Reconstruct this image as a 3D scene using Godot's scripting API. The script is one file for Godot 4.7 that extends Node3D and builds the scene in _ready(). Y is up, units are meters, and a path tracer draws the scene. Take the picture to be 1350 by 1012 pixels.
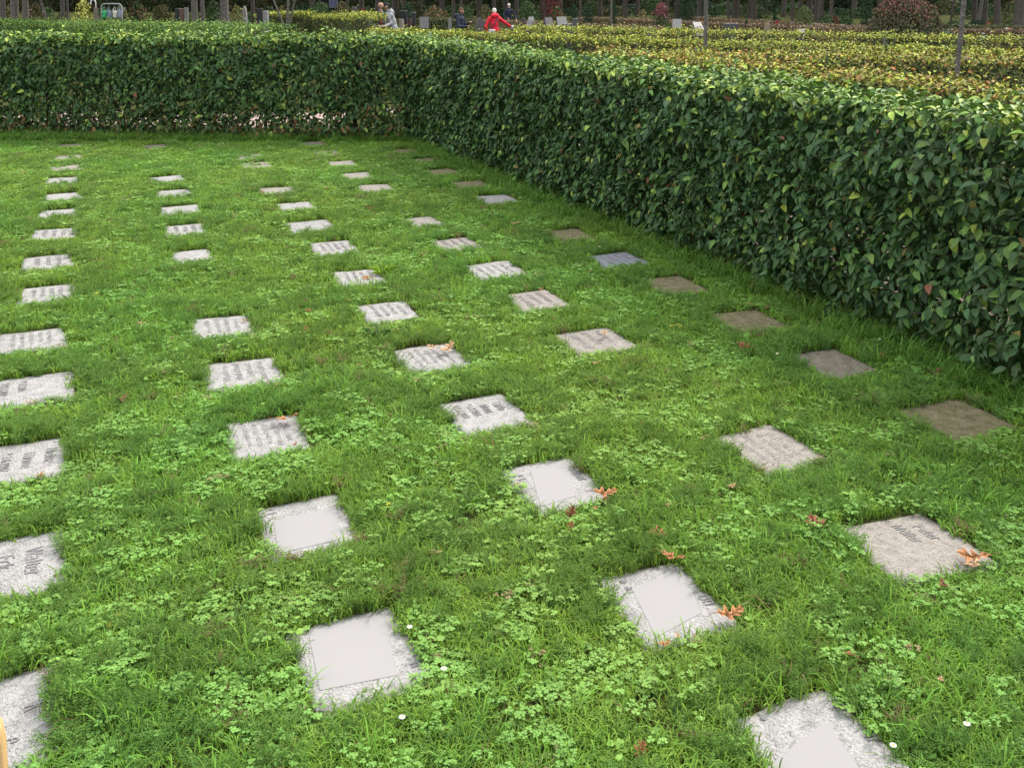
extends Node3D
# A lawn burial ground with flat name stones between clipped hedges, rows of graves, visitors and a wood behind.
const EYE := 1.7
const FOCAL := 1350.0                                # pixels; the photograph is the lower part of an upright frame,
const AXIS := 112.0                                  # so the lens axis meets it near its top
const PITCH := 0.0901256
const COL_DIR := Vector3(-0.378, 0, -0.926)      # the rows of stones run this way, away from the camera

var rng := RandomNumberGenerator.new()
var bumps := FastNoiseLite.new()
var patches := FastNoiseLite.new()
var lumps := FastNoiseLite.new()
var taken := {}
var M := {}
var stones := []          # [centre, half length, half width, axis, axis across, overgrown]
var leaf_meshes := []

# ------------------------------------------------------------------ helpers
func ray(px: float, py: float) -> Vector3:
	var x := (px - 675.0) / FOCAL
	var y := (AXIS - py) / FOCAL
	return Vector3(x, y * cos(PITCH) - sin(PITCH), -(cos(PITCH) + y * sin(PITCH)))

func on_level(px: float, py: float, level := 0.0) -> Vector3:
	var d := ray(px, py)
	return Vector3(0, EYE, 0) + d * ((level - EYE) / d.y)

func at_depth(px: float, py: float, depth: float) -> Vector3:
	var d := ray(px, py)
	return Vector3(0, EYE, 0) + d * (depth / -d.z)

func terrain(z: float) -> float:                    # the cemetery falls away gently behind the lawn
	return -0.7 * smoothstep(15.0, 48.0, -z)

func standing(px: float, depth: float) -> Vector3:
	var p := at_depth(px, 10.0, depth)
	return Vector3(p.x, terrain(p.z), p.z)

func numbered(called: String) -> String:
	if not taken.has(called):
		taken[called] = 0
		return called
	taken[called] += 1
	return "%s_%03d" % [called, taken[called]]

func tag(o: Node, label: String, category: String, group := "", kind := "") -> void:
	if label: o.set_meta("label", label)
	if category: o.set_meta("category", category)
	if group: o.set_meta("group", group)
	if kind: o.set_meta("kind", kind)

func thing(called: String, label: String, category: String, at := Vector3.ZERO, turn := 0.0, group := "", kind := "") -> Node3D:
	var o := Node3D.new()
	o.name = numbered(called)
	add_child(o)
	o.position = at
	o.rotation.y = turn
	tag(o, label, category, group, kind)
	return o

func part(called: String, mesh: Mesh, m: Material, parent: Node, at := Transform3D.IDENTITY) -> MeshInstance3D:
	var o := MeshInstance3D.new()
	o.name = called
	o.mesh = mesh
	o.material_override = m
	o.transform = at
	parent.add_child(o, true)
	return o

func scatter(called: String, mesh: Mesh, m: Material, parent: Node, places: Array, colors: Array) -> MultiMeshInstance3D:
	var mm := MultiMesh.new()
	mm.transform_format = MultiMesh.TRANSFORM_3D
	mm.use_colors = true
	mm.mesh = mesh
	mm.instance_count = places.size()
	for i in places.size():
		mm.set_instance_transform(i, places[i])
		mm.set_instance_color(i, colors[i])
	var o := MultiMeshInstance3D.new()
	o.name = called
	o.multimesh = mm
	o.material_override = m
	o.set_meta("kind", "stuff")
	parent.add_child(o, true)
	return o

func start(hard := false) -> SurfaceTool:
	var st := SurfaceTool.new()
	st.begin(Mesh.PRIMITIVE_TRIANGLES)
	if hard: st.set_smooth_group(-1)
	return st

func tri(st: SurfaceTool, a: Vector3, b: Vector3, c: Vector3) -> void:
	st.add_vertex(a); st.add_vertex(b); st.add_vertex(c)

func quad(st: SurfaceTool, a: Vector3, b: Vector3, c: Vector3, d: Vector3) -> void:
	tri(st, a, b, c); tri(st, a, c, d)

func done(st: SurfaceTool) -> ArrayMesh:
	st.generate_normals()
	return st.commit()

func bx(st: SurfaceTool, lo: Vector3, hi: Vector3, bevel := 0.0) -> void:
	# a box whose upright and upper edges are chamfered
	var b := bevel
	var ring := func(y: float, inset: float) -> Array:
		var x0 := lo.x + inset; var x1 := hi.x - inset; var z0 := lo.z + inset; var z1 := hi.z - inset
		return [Vector3(x0 + b, y, z0), Vector3(x1 - b, y, z0), Vector3(x1, y, z0 + b), Vector3(x1, y, z1 - b), Vector3(x1 - b, y, z1), Vector3(x0 + b, y, z1), Vector3(x0, y, z1 - b), Vector3(x0, y, z0 + b)]
	var rings := [ring.call(lo.y, 0.0), ring.call(hi.y - b, 0.0), ring.call(hi.y, b)]
	for r in 2:
		for i in 8:
			var j := (i + 1) % 8
			quad(st, rings[r][i], rings[r][j], rings[r + 1][j], rings[r + 1][i])
	for i in range(1, 7):
		tri(st, rings[2][0], rings[2][i], rings[2][i + 1])
		tri(st, rings[0][0], rings[0][i + 1], rings[0][i])

func tube(st: SurfaceTool, pts: Array, radii: Array, sides := 7, rough := 0.0, cap := true) -> void:
	var rings := []
	var ref := Vector3(0.31, 0.17, 0.93).normalized()
	for i in pts.size():
		var d: Vector3 = (pts[mini(i + 1, pts.size() - 1)] - pts[maxi(i - 1, 0)]).normalized()
		var u := d.cross(ref)
		if u.length() < 0.05: u = d.cross(Vector3.RIGHT)
		u = u.normalized()
		var v := d.cross(u)
		var ring := []
		for k in sides:
			var a := TAU * k / sides
			var rr: float = radii[i] * (1.0 + rough * (rng.randf() - 0.5))
			ring.append(pts[i] + (u * cos(a) + v * sin(a)) * rr)
		rings.append(ring)
	for i in pts.size() - 1:
		for k in sides:
			var l := (k + 1) % sides
			quad(st, rings[i][k], rings[i + 1][k], rings[i + 1][l], rings[i][l])
	if cap:
		for e in [0, pts.size() - 1]:
			for k in sides:
				var l := (k + 1) % sides
				if e == 0: tri(st, pts[0], rings[0][k], rings[0][l])
				else: tri(st, pts[e], rings[e][l], rings[e][k])

func lathe(st: SurfaceTool, profile: Array, sides := 14, at := Vector3.ZERO) -> void:
	for i in profile.size() - 1:
		for k in sides:
			var a := TAU * k / sides
			var b := TAU * (k + 1) / sides
			var p: Vector2 = profile[i]
			var q: Vector2 = profile[i + 1]
			quad(st, at + Vector3(cos(a) * p.x, p.y, sin(a) * p.x), at + Vector3(cos(a) * q.x, q.y, sin(a) * q.x), at + Vector3(cos(b) * q.x, q.y, sin(b) * q.x), at + Vector3(cos(b) * p.x, p.y, sin(b) * p.x))

func blend(cols: Array) -> Color:                    # one of several leaf colours, slightly varied
	var c: Color = cols[rng.randi() % cols.size()]
	var k := rng.randf_range(0.75, 1.3)
	return Color(c.r * k * rng.randf_range(0.9, 1.1), c.g * k, c.b * k * rng.randf_range(0.9, 1.1))

# ------------------------------------------------------------------ materials
func plain(color: Color, rough := 0.8, metal := 0.0, spec := 0.5) -> StandardMaterial3D:
	var m := StandardMaterial3D.new()
	m.albedo_color = color.linear_to_srgb()
	m.roughness = rough
	m.metallic = metal
	m.metallic_specular = spec
	return m

func foliage(rough: float, through: float, spec := 0.4) -> StandardMaterial3D:
	var m := StandardMaterial3D.new()
	m.vertex_color_use_as_albedo = true
	m.roughness = rough
	m.metallic_specular = spec
	m.cull_mode = BaseMaterial3D.CULL_DISABLED
	m.backlight_enabled = true
	m.backlight = Color(through, through, through * 0.7).linear_to_srgb()
	return m

func grains(size: int, seed_n: int, stops: Array, fine: float, coarse: float, mottle := 0.55) -> ImageTexture:
	# mineral grain: speckles of several tones over cloudy patches; stops are linear greys or colours
	var n1 := FastNoiseLite.new(); n1.seed = seed_n; n1.noise_type = FastNoiseLite.TYPE_CELLULAR; n1.frequency = fine
	n1.cellular_return_type = FastNoiseLite.RETURN_CELL_VALUE
	var n2 := FastNoiseLite.new(); n2.seed = seed_n + 1; n2.frequency = coarse; n2.fractal_octaves = 4
	var r := RandomNumberGenerator.new(); r.seed = seed_n
	var im := Image.create(size, size, false, Image.FORMAT_RGB8)
	for y in size:
		for x in size:
			var t := clampf(0.5 + 0.45 * n1.get_noise_2d(x, y) + mottle * n2.get_noise_2d(x, y) + 0.16 * (r.randf() - 0.5), 0.0, 0.999) * (stops.size() - 1)
			var i := int(t)
			var c: Color = stops[i].lerp(stops[i + 1], t - i)
			im.set_pixel(x, y, c.linear_to_srgb())
	return ImageTexture.create_from_image(im)

func relief(seed_n: int, freq: float, octaves := 4, strength := 6.0) -> NoiseTexture2D:
	var n := FastNoiseLite.new(); n.seed = seed_n; n.frequency = freq; n.fractal_octaves = octaves
	var t := NoiseTexture2D.new()
	t.width = 512; t.height = 512; t.seamless = true; t.as_normal_map = true; t.bump_strength = strength; t.noise = n
	return t

func stony(tex: Texture2D, bump: Texture2D, metres: float, rough := 0.85, depth := 1.0) -> StandardMaterial3D:
	var m := StandardMaterial3D.new()
	m.albedo_texture = tex
	m.normal_enabled = true
	m.normal_texture = bump
	m.normal_scale = depth
	m.roughness = rough
	m.uv1_triplanar = true
	m.uv1_world_triplanar = true
	m.uv1_scale = Vector3.ONE / metres
	return m

func g3(v: float, warm := 0.0) -> Color:
	return Color(v * (1.0 + warm), v, v * (1.0 - warm))

func make_materials() -> void:
	var rough := relief(5, 0.05, 5, 10.0)
	M.granite = stony(grains(512, 11, [g3(0.069, 0.01), g3(0.168, 0.01), g3(0.248, 0.01), g3(0.277, 0.01), g3(0.327, 0.01)], 0.2, 0.012, 0.28), rough, 0.37)
	M.granite_warm = stony(grains(512, 12, [g3(0.059, 0.1), g3(0.139, 0.1), g3(0.194, 0.09), g3(0.223, 0.08), g3(0.267, 0.07)], 0.18, 0.014, 0.32), rough, 0.35)
	M.granite_blue = stony(grains(512, 13, [Color(0.10, 0.11, 0.13), Color(0.14, 0.15, 0.18), Color(0.17, 0.18, 0.21), Color(0.20, 0.21, 0.24)], 0.2, 0.01), rough, 0.3, 0.55, 0.5)
	M.mossy = stony(grains(512, 14, [Color(0.042, 0.048, 0.014), Color(0.090, 0.094, 0.032), Color(0.126, 0.108, 0.057), Color(0.144, 0.120, 0.063), Color(0.192, 0.168, 0.115)], 0.14, 0.012), rough, 0.42)
	M.sandy = stony(grains(512, 15, [Color(0.06, 0.055, 0.035), Color(0.12, 0.108, 0.08), Color(0.15, 0.135, 0.10), Color(0.18, 0.165, 0.13)], 0.15, 0.012), rough, 0.4)
	M.soil = stony(grains(512, 16, [Color(0.018, 0.014, 0.008), Color(0.04, 0.032, 0.016), Color(0.045, 0.05, 0.017), Color(0.04, 0.07, 0.015), Color(0.075, 0.06, 0.03)], 0.09, 0.012), relief(8, 0.03, 5, 14.0), 0.6, 0.95)
	M.gravel = stony(grains(512, 17, [Color(0.16, 0.11, 0.09), Color(0.30, 0.22, 0.19), Color(0.36, 0.275, 0.24), Color(0.44, 0.35, 0.31)], 0.12, 0.006), relief(9, 0.09, 3, 10.0), 0.5, 0.95)
	M.soil.metallic_specular = 0.1
	M.letters = plain(Color(0.14, 0.14, 0.143), 0.9)
	M.letters_worn = plain(Color(0.18, 0.175, 0.17), 0.9)
	M.added_patch = plain(Color(0.222, 0.219, 0.222), 0.9, 0.0, 0.3)
	M.grass = foliage(0.55, 0.75, 0.25)
	M.leaf = foliage(0.5, 0.18, 0.28)
	M.matte_leaf = foliage(0.6, 0.55, 0.25)
	M.field_leaf = foliage(0.6, 0.12, 0.22)
	M.dry_leaf = foliage(0.65, 0.25, 0.3)
	M.petal = foliage(0.6, 0.3, 0.3)
	M.bark = stony(grains(256, 18, [Color(0.016, 0.013, 0.010), Color(0.048, 0.040, 0.032), Color(0.072, 0.062, 0.050), Color(0.104, 0.093, 0.077)], 0.05, 0.03), relief(10, 0.03, 5, 16.0), 0.7, 0.95)
	M.bark.uv1_scale = Vector3(3.0, 0.8, 3.0)
	M.bark_grey = stony(grains(256, 19, [Color(0.036, 0.033, 0.030), Color(0.078, 0.072, 0.063), Color(0.114, 0.105, 0.093), Color(0.150, 0.141, 0.126)], 0.06, 0.03), relief(10, 0.03, 5, 10.0), 0.5, 0.9)
	M.twig = plain(Color(0.045, 0.034, 0.026), 0.9)
	M.painted = foliage(0.75, 0.0, 0.3)
	M.painted.backlight_enabled = false

# ------------------------------------------------------------------ leaves
func make_leaf(width: float, fold: float, droop: float, n := 5) -> ArrayMesh:
	# a pointed oval leaf along +x, one unit long, folded along its midrib
	var st := start()
	var rows := []
	for i in n + 1:
		var t := float(i) / n
		var w := width * pow(sin(PI * pow(t, 0.8)), 0.85) * 0.5
		if i == 0 or i == n: w = 0.0
		var y := -droop * t * t
		rows.append([Vector3(t, y, 0), Vector3(t + 0.02, y + fold * w, w), Vector3(t + 0.02, y + fold * w, -w)])
	for i in n:
		var a: Array = rows[i]; var b: Array = rows[i + 1]
		st.set_color(Color(1, 1, 1))
		if i == 0:
			tri(st, a[0], b[1], b[0]); tri(st, a[0], b[0], b[2])
		elif i == n - 1:
			tri(st, a[0], a[1], b[0]); tri(st, a[0], b[0], a[2])
		else:
			quad(st, a[0], a[1], b[1], b[0]); quad(st, a[0], b[0], b[2], a[2])
	return done(st)

func leaf_place(at: Vector3, normal: Vector3, tip: Vector3, size: float) -> Transform3D:
	var y := normal.normalized()
	var x := (tip - y * tip.dot(y))
	if x.length() < 0.01: x = y.cross(Vector3(0.3, 0.9, 0.2))
	x = x.normalized()
	return Transform3D(Basis(x, y, x.cross(y)).scaled_local(Vector3(size, size, size)), at)

func rnd3() -> Vector3:
	return Vector3(rng.randf_range(-1, 1), rng.randf_range(-1, 1), rng.randf_range(-1, 1))

# ------------------------------------------------------------------ hedges
# o: thick, high, front, top, back, inside (leaves per square or cubic metre), size, side, crown (colours), gap (bare foot in m), holes, stems
func hedge(called: String, label: String, group: String, a: Vector3, b: Vector3, o: Dictionary) -> Node3D:
	var along := (b - a); along.y = 0
	var long := along.length()
	along = along.normalized()
	var across := along.cross(Vector3.UP)               # towards the back of the hedge if a->b runs rightwards as seen from the front
	if o.get("flip", false): across = -across
	var t := thing(called, label, "hedge", Vector3(a.x, 0, a.z), 0.0, group)
	var places := []
	var colors := []
	var big := []
	var base := func(s: float) -> float: return lerpf(a.y, b.y, s / long)
	var sides := [["front", o.front, -across, 0.0], ["back", o.back, across, o.thick]]
	var amp: float = o.get("amp", 0.07)
	for f in sides:
		var n := int(f[1] * long * o.high)
		for i in n:
			var s := rng.randf() * long
			var h: float = o.high * (1.0 - pow(rng.randf(), 1.06))
			var hole: float = patches.get_noise_3d(s * 2.3 + a.x * 9.0, h * 3.0, f[3] * 7.0)
			if h < o.gap + 0.16 * lumps.get_noise_2d(s * 3.0, a.z * 5.0) and rng.randf() > 0.12: continue
			if o.holes > 0.0 and hole > 0.42 - o.holes * (1.0 - h / o.high) and rng.randf() > 0.18: continue
			var bulge: float = amp * lumps.get_noise_3d(s * 1.6, h * 2.2, f[3] + a.x) + amp * 0.7 * patches.get_noise_3d(s * 5.0, h * 5.0, f[3])
			bulge += 0.05 * smoothstep(0.25, 0.85, h / o.high) - 0.09 * smoothstep(0.75, 1.0, h / o.high) * 0.5
			var clump: float = patches.get_noise_3d(s * 9.0 + 3.0, h * 9.0, f[3] + 5.0)
			var depth: float = -bulge - 0.05 * clump + (absf(rng.randfn(0.0, 0.05)) if rng.randf() < 0.72 else rng.randf_range(0.06, 0.2))
			if clump < -0.16 and depth < 0.07 and rng.randf() < 0.85: continue
			var p: Vector3 = along * s + f[2] * (-depth) + across * f[3] + Vector3(0, h + base.call(s), 0)
			var nor: Vector3 = f[2] * rng.randf_range(0.2, 0.8) + Vector3(0, rng.randf_range(0.25, 1.0), 0) + rnd3() * 0.45
			var tip: Vector3 = Vector3(0, -1, 0) + f[2] * 0.5 + along * rng.randfn(0.0, 0.9) + rnd3() * 0.5
			var size: float = o.size * rng.randf_range(0.4, 1.25)
			places.append(leaf_place(p, nor, tip, size))
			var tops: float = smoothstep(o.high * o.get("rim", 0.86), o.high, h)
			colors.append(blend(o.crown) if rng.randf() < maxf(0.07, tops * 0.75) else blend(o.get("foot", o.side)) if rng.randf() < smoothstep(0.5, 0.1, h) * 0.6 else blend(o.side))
			if rng.randf() < 0.012: colors[-1] = blend([Color(0.16, 0.07, 0.04), Color(0.20, 0.16, 0.05)])
			if f[0] == "front" and depth < 0.03: big.append([p + Vector3(a.x, 0, a.z), places.size() - 1])
	for i in int(o.top * long * (o.thick + 0.06)):
		var s := rng.randf() * long
		var w: float = rng.randf_range(-0.03, o.thick + 0.03)
		var up: float = 0.05 * lumps.get_noise_2d(s * 1.3 + a.z, w * 2.0) + 0.045 * patches.get_noise_2d(s * 6.0, w * 6.0 + a.x) - absf(rng.randfn(0.0, 0.05))
		if rng.randf() < o.get("sprigs", 0.07): up += rng.randf_range(0.01, 0.075)
		var p: Vector3 = along * s + across * w + Vector3(0, o.high + up + base.call(s), 0)
		places.append(leaf_place(p, Vector3(0, 1, 0) + rnd3() * 0.62, rnd3() + Vector3(0, 0.15, 0), o.size * rng.randf_range(0.5, 1.05)))
		colors.append(blend(o.crown))
	for i in int(o.inside * long * o.thick * o.high):
		var s := rng.randf() * long
		var h: float = o.high * rng.randf()
		if h < 0.05: continue
		if o.holes > 0.0 and patches.get_noise_3d(s * 2.3 + a.x * 9.0, h * 3.0, 0.0) > 0.42 - o.holes * (1.0 - h / o.high): continue
		var p: Vector3 = along * s + across * o.thick * rng.randf() + Vector3(0, h + base.call(s), 0)
		places.append(leaf_place(p, rnd3() + Vector3(0, 0.4, 0), rnd3() + Vector3(0, -0.4, 0), o.size * rng.randf_range(0.6, 1.1)))
		colors.append(blend(o.side))
	if o.has("single"):                                  # the leaves that show largest are parts of their own
		big.sort_custom(func(u, v): return u[0].distance_squared_to(Vector3(0, EYE, 0)) < v[0].distance_squared_to(Vector3(0, EYE, 0)))
		var cut := {}
		var tints := []
		for k in 6:
			var m: StandardMaterial3D = foliage(0.48, 0.16, 0.34)
			m.vertex_color_use_as_albedo = false
			m.albedo_color = (blend(o.side) as Color).linear_to_srgb()
			tints.append(m)
		for e in big:
			if cut.size() >= o.single: break
			var q: Vector3 = e[0] - Vector3(0, EYE, 0)
			var zc := -q.z * cos(PITCH) - q.y * sin(PITCH)
			var u := 675.0 + FOCAL * q.x / zc
			var v := AXIS - FOCAL * (q.y * cos(PITCH) - q.z * sin(PITCH)) / zc
			if zc > 0.5 and u < 1345.0 and v > 5.0 and v < 1005.0 and rng.randf() < 0.6: cut[e[1]] = true
		for k in cut: part("leaf", leaf_meshes[k % 3], tints[k % 6], t, places[k])
		var rest := []; var rest_c := []
		for i in places.size():
			if not cut.has(i): rest.append(places[i]); rest_c.append(colors[i])
		places = rest; colors = rest_c
	var third := [[[], []], [[], []], [[], []]]
	for i in places.size():
		third[i % 3][0].append(places[i]); third[i % 3][1].append(colors[i])
	for k in 3: scatter("foliage", leaf_meshes[k], o.get("mat", M.leaf), t, third[k][0], third[k][1])
	# stems and twigs
	var pitch: float = o.get("stems", 0.34)
	var twigs := start()
	for i in int(long / pitch):
		var s := (i + rng.randf_range(0.2, 0.8)) * pitch
		var foot: Vector3 = along * s + across * o.thick * rng.randf_range(0.35, 0.65) + Vector3(0, base.call(s) - 0.05, 0)
		var st := start()
		var r := rng.randf_range(0.014, 0.026)
		var pts := [foot]; var radii := [r * 1.3]
		for k in 5:
			pts.append(foot + Vector3(rng.randfn(0, 0.018), 0.05 + o.high * 0.17 * (k + 1), rng.randfn(0, 0.018)))
			radii.append(r * (1.0 - 0.15 * k))
		tube(st, pts, radii, 6, 0.25)
		part("stem", done(st), M.twig, t)
		for k in 9:
			var p: Vector3 = pts[1 + k % 5]
			var d := (along * rng.randfn(0, 1) + across * rng.randfn(0, 1) + Vector3(0, rng.randf_range(0.1, 1.0), 0)).normalized()
			tube(twigs, [p, p + d * 0.14 + rnd3() * 0.02, p + d * rng.randf_range(0.22, 0.36) + rnd3() * 0.04], [0.006, 0.0045, 0.002], 4)
	part("twigs", done(twigs), M.twig, t).set_meta("kind", "stuff")
	return t

# ------------------------------------------------------------------ lawn plants
func blade(st: SurfaceTool, at: Vector3, dir: Vector3, high: float, lean: float, wide: float, c: Color) -> void:
	var side := dir.cross(Vector3.UP).normalized() * wide * 0.5
	var tw := rng.randf_range(-0.6, 0.6)
	side = side.rotated(Vector3.UP, tw)
	var p1 := at + Vector3(0, high * 0.5, 0) + dir * lean * high * 0.22
	var p2 := at + Vector3(0, high * 0.86, 0) + dir * lean * high * 0.62
	var p3 := at + Vector3(0, high * (1.0 - 0.18 * lean), 0) + dir * lean * high * 1.15
	st.set_color(c)
	quad(st, at - side * 0.8, p1 - side, p1 + side, at + side * 0.8)
	quad(st, p1 - side, p2 - side * 0.75, p2 + side * 0.75, p1 + side)
	tri(st, p2 - side * 0.75, p3, p2 + side * 0.75)

func flat_dir() -> Vector3:
	return Vector3.FORWARD.rotated(Vector3.UP, rng.randf() * TAU)

func grass_tuft(n: int, spread: float, high: float, wide: float, lean: float) -> ArrayMesh:
	var st := start()
	for i in n:
		var k := rng.randf_range(0.5, 1.5)
		var c := Color(rng.randf_range(0.85, 1.3) * k, k, rng.randf_range(0.6, 1.6) * k)
		if rng.randf() < 0.03: c = Color(2.6, 1.25, 2.2)
		blade(st, flat_dir() * spread * sqrt(rng.randf()), flat_dir(), high * rng.randf_range(0.5, 1.15), lean * rng.randf_range(0.3, 1.3), wide * rng.randf_range(0.7, 1.25), c)
	return done(st)

func clover_tuft(n: int, spread: float, high: float, size: float, leaflets := 3) -> ArrayMesh:
	var st := start()
	for i in n:
		var foot := flat_dir() * spread * sqrt(rng.randf())
		var head := foot + flat_dir() * 0.012 + Vector3(0, high * rng.randf_range(0.45, 1.1), 0)
		var k := rng.randf_range(0.75, 1.3)
		st.set_color(Color(k * 0.9, k * 0.9, k * 0.8))
		var sd := flat_dir() * 0.0009
		quad(st, foot - sd, head - sd, head + sd, foot + sd)
		st.set_color(Color(k, k, k))
		var tilt := Basis(flat_dir(), rng.randf_range(0.0, 0.6)) * Basis(Vector3.UP, rng.randf() * TAU)
		var sz := size * rng.randf_range(0.7, 1.25)
		for l in leaflets:
			var turn := tilt * Basis(Vector3.UP, TAU * l / leaflets)
			var wl := 0.46 if leaflets == 3 else 0.38
			var pts := [Vector3.ZERO, Vector3(0.45, 0.06, wl), Vector3(0.82, 0.05, wl * 0.85), Vector3(0.9, -0.02, 0), Vector3(0.82, 0.05, -wl * 0.85), Vector3(0.45, 0.06, -wl)]
			for q in range(1, 5): tri(st, head + turn * (pts[0] * sz), head + turn * (pts[q] * sz), head + turn * (pts[q + 1] * sz))
	return done(st)

func yarrow_tuft(n: int) -> ArrayMesh:
	var st := start()
	for i in n:
		var at := flat_dir() * 0.025 * sqrt(rng.randf())
		var dir := flat_dir()
		var long := rng.randf_range(0.04, 0.075)
		var lean := rng.randf_range(0.5, 1.5)
		var k := rng.randf_range(0.7, 1.25)
		st.set_color(Color(k, k, k))
		var prev := at
		var side := dir.cross(Vector3.UP)
		for s in range(1, 10):
			var t := s / 9.0
			var p := at + Vector3(0, long * (t - 0.35 * lean * t * t), 0) + dir * long * lean * 0.6 * t * t
			tri(st, prev - side * 0.0008, p, prev + side * 0.0008)
			var w := 0.011 * sin(PI * (0.15 + 0.8 * t))
			for sgn in [-1.0, 1.0]:
				var e: Vector3 = p + side * sgn * w + Vector3(0, 0.004, 0) + dir * 0.004 + rnd3() * 0.0025
				tri(st, p, e, p + dir * 0.0022 + Vector3(0, 0.0016, 0))
				tri(st, p.lerp(e, 0.5), e + dir * 0.0045, p.lerp(e, 0.75) + Vector3(0, 0.002, 0))
			prev = p
	return done(st)

func oak_leaf(curl: float, cup: float, c: Color) -> ArrayMesh:
	# a fallen oak leaf with deep pointed lobes, one unit long, with a stalk
	var st := start()
	var shape := [[0.0, 0.02], [0.13, 0.05], [0.17, 0.17], [0.22, 0.19], [0.27, 0.09], [0.34, 0.10], [0.42, 0.30], [0.49, 0.38], [0.53, 0.27], [0.52, 0.13], [0.60, 0.12], [0.68, 0.28], [0.78, 0.35], [0.76, 0.22], [0.77, 0.12], [0.86, 0.15], [0.93, 0.18], [0.91, 0.09], [1.0, 0.0]]
	var bend := func(p: Vector3) -> Vector3: return Vector3(p.x - 0.5, curl * (p.x - 0.5) * (p.x - 0.5) * 1.6 + cup * p.z * p.z * 1.5 + 0.05 * sin(p.x * 9.0 + p.z * 5.0), p.z)
	var r := RandomNumberGenerator.new(); r.seed = int(curl * 1000 + cup * 77) + 9
	for sgn in [-1.0, 1.0]:
		for i in shape.size() - 1:
			var a: Array = shape[i]; var b: Array = shape[i + 1]
			var k := r.randf_range(0.8, 1.2)
			st.set_color(Color(c.r * k, c.g * k, c.b * k))
			var m0: float = clampf(a[0] * 0.92, 0, 1); var m1: float = clampf(b[0] * 0.92 if i < shape.size() - 2 else 1.0, 0, 1)
			var A0: Vector3 = bend.call(Vector3(m0, 0, 0)); var A1: Vector3 = bend.call(Vector3(a[0], 0, a[1] * sgn))
			var B0: Vector3 = bend.call(Vector3(m1, 0, 0)); var B1: Vector3 = bend.call(Vector3(b[0], 0, b[1] * sgn))
			quad(st, A0, A1, B1, B0)
	st.set_color(c * 0.6)
	var f0: Vector3 = bend.call(Vector3(0.02, 0, 0))
	tube(st, [f0, f0 + Vector3(-0.12, 0.02, 0.02), f0 + Vector3(-0.24, 0.01, 0.06)], [0.012, 0.010, 0.012], 4)
	return done(st)

# distance to the nearest name stone: [signed distance (negative inside), true on the side towards the camera, overgrown]
func near_stone(p: Vector3) -> Array:
	var best := 9.0
	var front := false
	var over := 0.0
	for s in stones:
		var d: Vector3 = p - s[0]
		if absf(d.x) > 0.45 or absf(d.z) > 0.45: continue
		var u: float = d.dot(s[3]); var v: float = d.dot(s[4])
		var e: float = maxf(absf(u) - s[1], absf(v) - s[2])
		if e < best:
			best = e; front = d.z > 0.0 and u > absf(v) * 0.2; over = s[5]
	return [best, front, over]

func side_hedge_x(z: float) -> float:              # where the face of the side hedge stands
	return lerpf(-1.13, 2.06, (z + 11.55) / 7.25)

func _ready() -> void:
	rng.seed = 7
	bumps.seed = 3; bumps.frequency = 1.0; bumps.fractal_octaves = 3
	patches.seed = 21; patches.frequency = 1.0; patches.fractal_octaves = 2
	lumps.seed = 33; lumps.frequency = 1.0; lumps.fractal_octaves = 2
	camera_sky_sun()
	make_materials()
	for k in 3: leaf_meshes.append(make_leaf([0.54, 0.48, 0.6][k], [0.7, 0.4, 0.55][k], [0.15, 0.34, 0.24][k]))
	ground_and_paths()
	near_hedges()
	name_stones()
	lawn()
	fallen_leaves()
	small_plants()
	far_hedges()
	graves()
	bushes()
	trees()
	furniture()
	people()

func camera_sky_sun() -> void:
	var cam := Camera3D.new()
	cam.name = "camera"
	add_child(cam)
	cam.position = Vector3(0, EYE, 0)
	cam.rotation.x = -PITCH
	cam.near = 0.05
	cam.projection = Camera3D.PROJECTION_FRUSTUM
	cam.size = cam.near * 1012.0 / FOCAL
	cam.frustum_offset = Vector2(0, -cam.near * (506.0 - AXIS) / FOCAL)
	cam.far = 900.0
	cam.current = true
	var env := Environment.new()
	env.background_mode = Environment.BG_SKY
	var sky := ProceduralSkyMaterial.new()
	sky.sky_top_color = Color(0.99, 0.99, 1.0)
	sky.sky_horizon_color = Color(0.64, 0.65, 0.67)
	sky.sky_curve = 0.6             # an overcast sky is brightest overhead
	sky.ground_bottom_color = Color(0.25, 0.27, 0.2)
	sky.ground_horizon_color = Color(0.5, 0.52, 0.45)
	env.sky = Sky.new()
	env.sky.sky_material = sky
	env.background_energy_multiplier = 0.8
	env.tonemap_mode = Environment.TONE_MAPPER_LINEAR
	env.tonemap_exposure = 3.75
	env.sdfgi_enabled = true
	env.ssao_enabled = true
	env.ssil_enabled = true
	var we := WorldEnvironment.new()
	we.name = "world_environment"
	we.environment = env
	add_child(we)
	var sun := DirectionalLight3D.new()
	sun.name = "sun"
	sun.light_energy = 0.5
	sun.light_color = Color(1.0, 0.96, 0.9)
	sun.light_angular_distance = 14.0
	sun.shadow_enabled = true
	add_child(sun)
	sun.look_at_from_position(Vector3(5, 9, -6), Vector3.ZERO)

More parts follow.
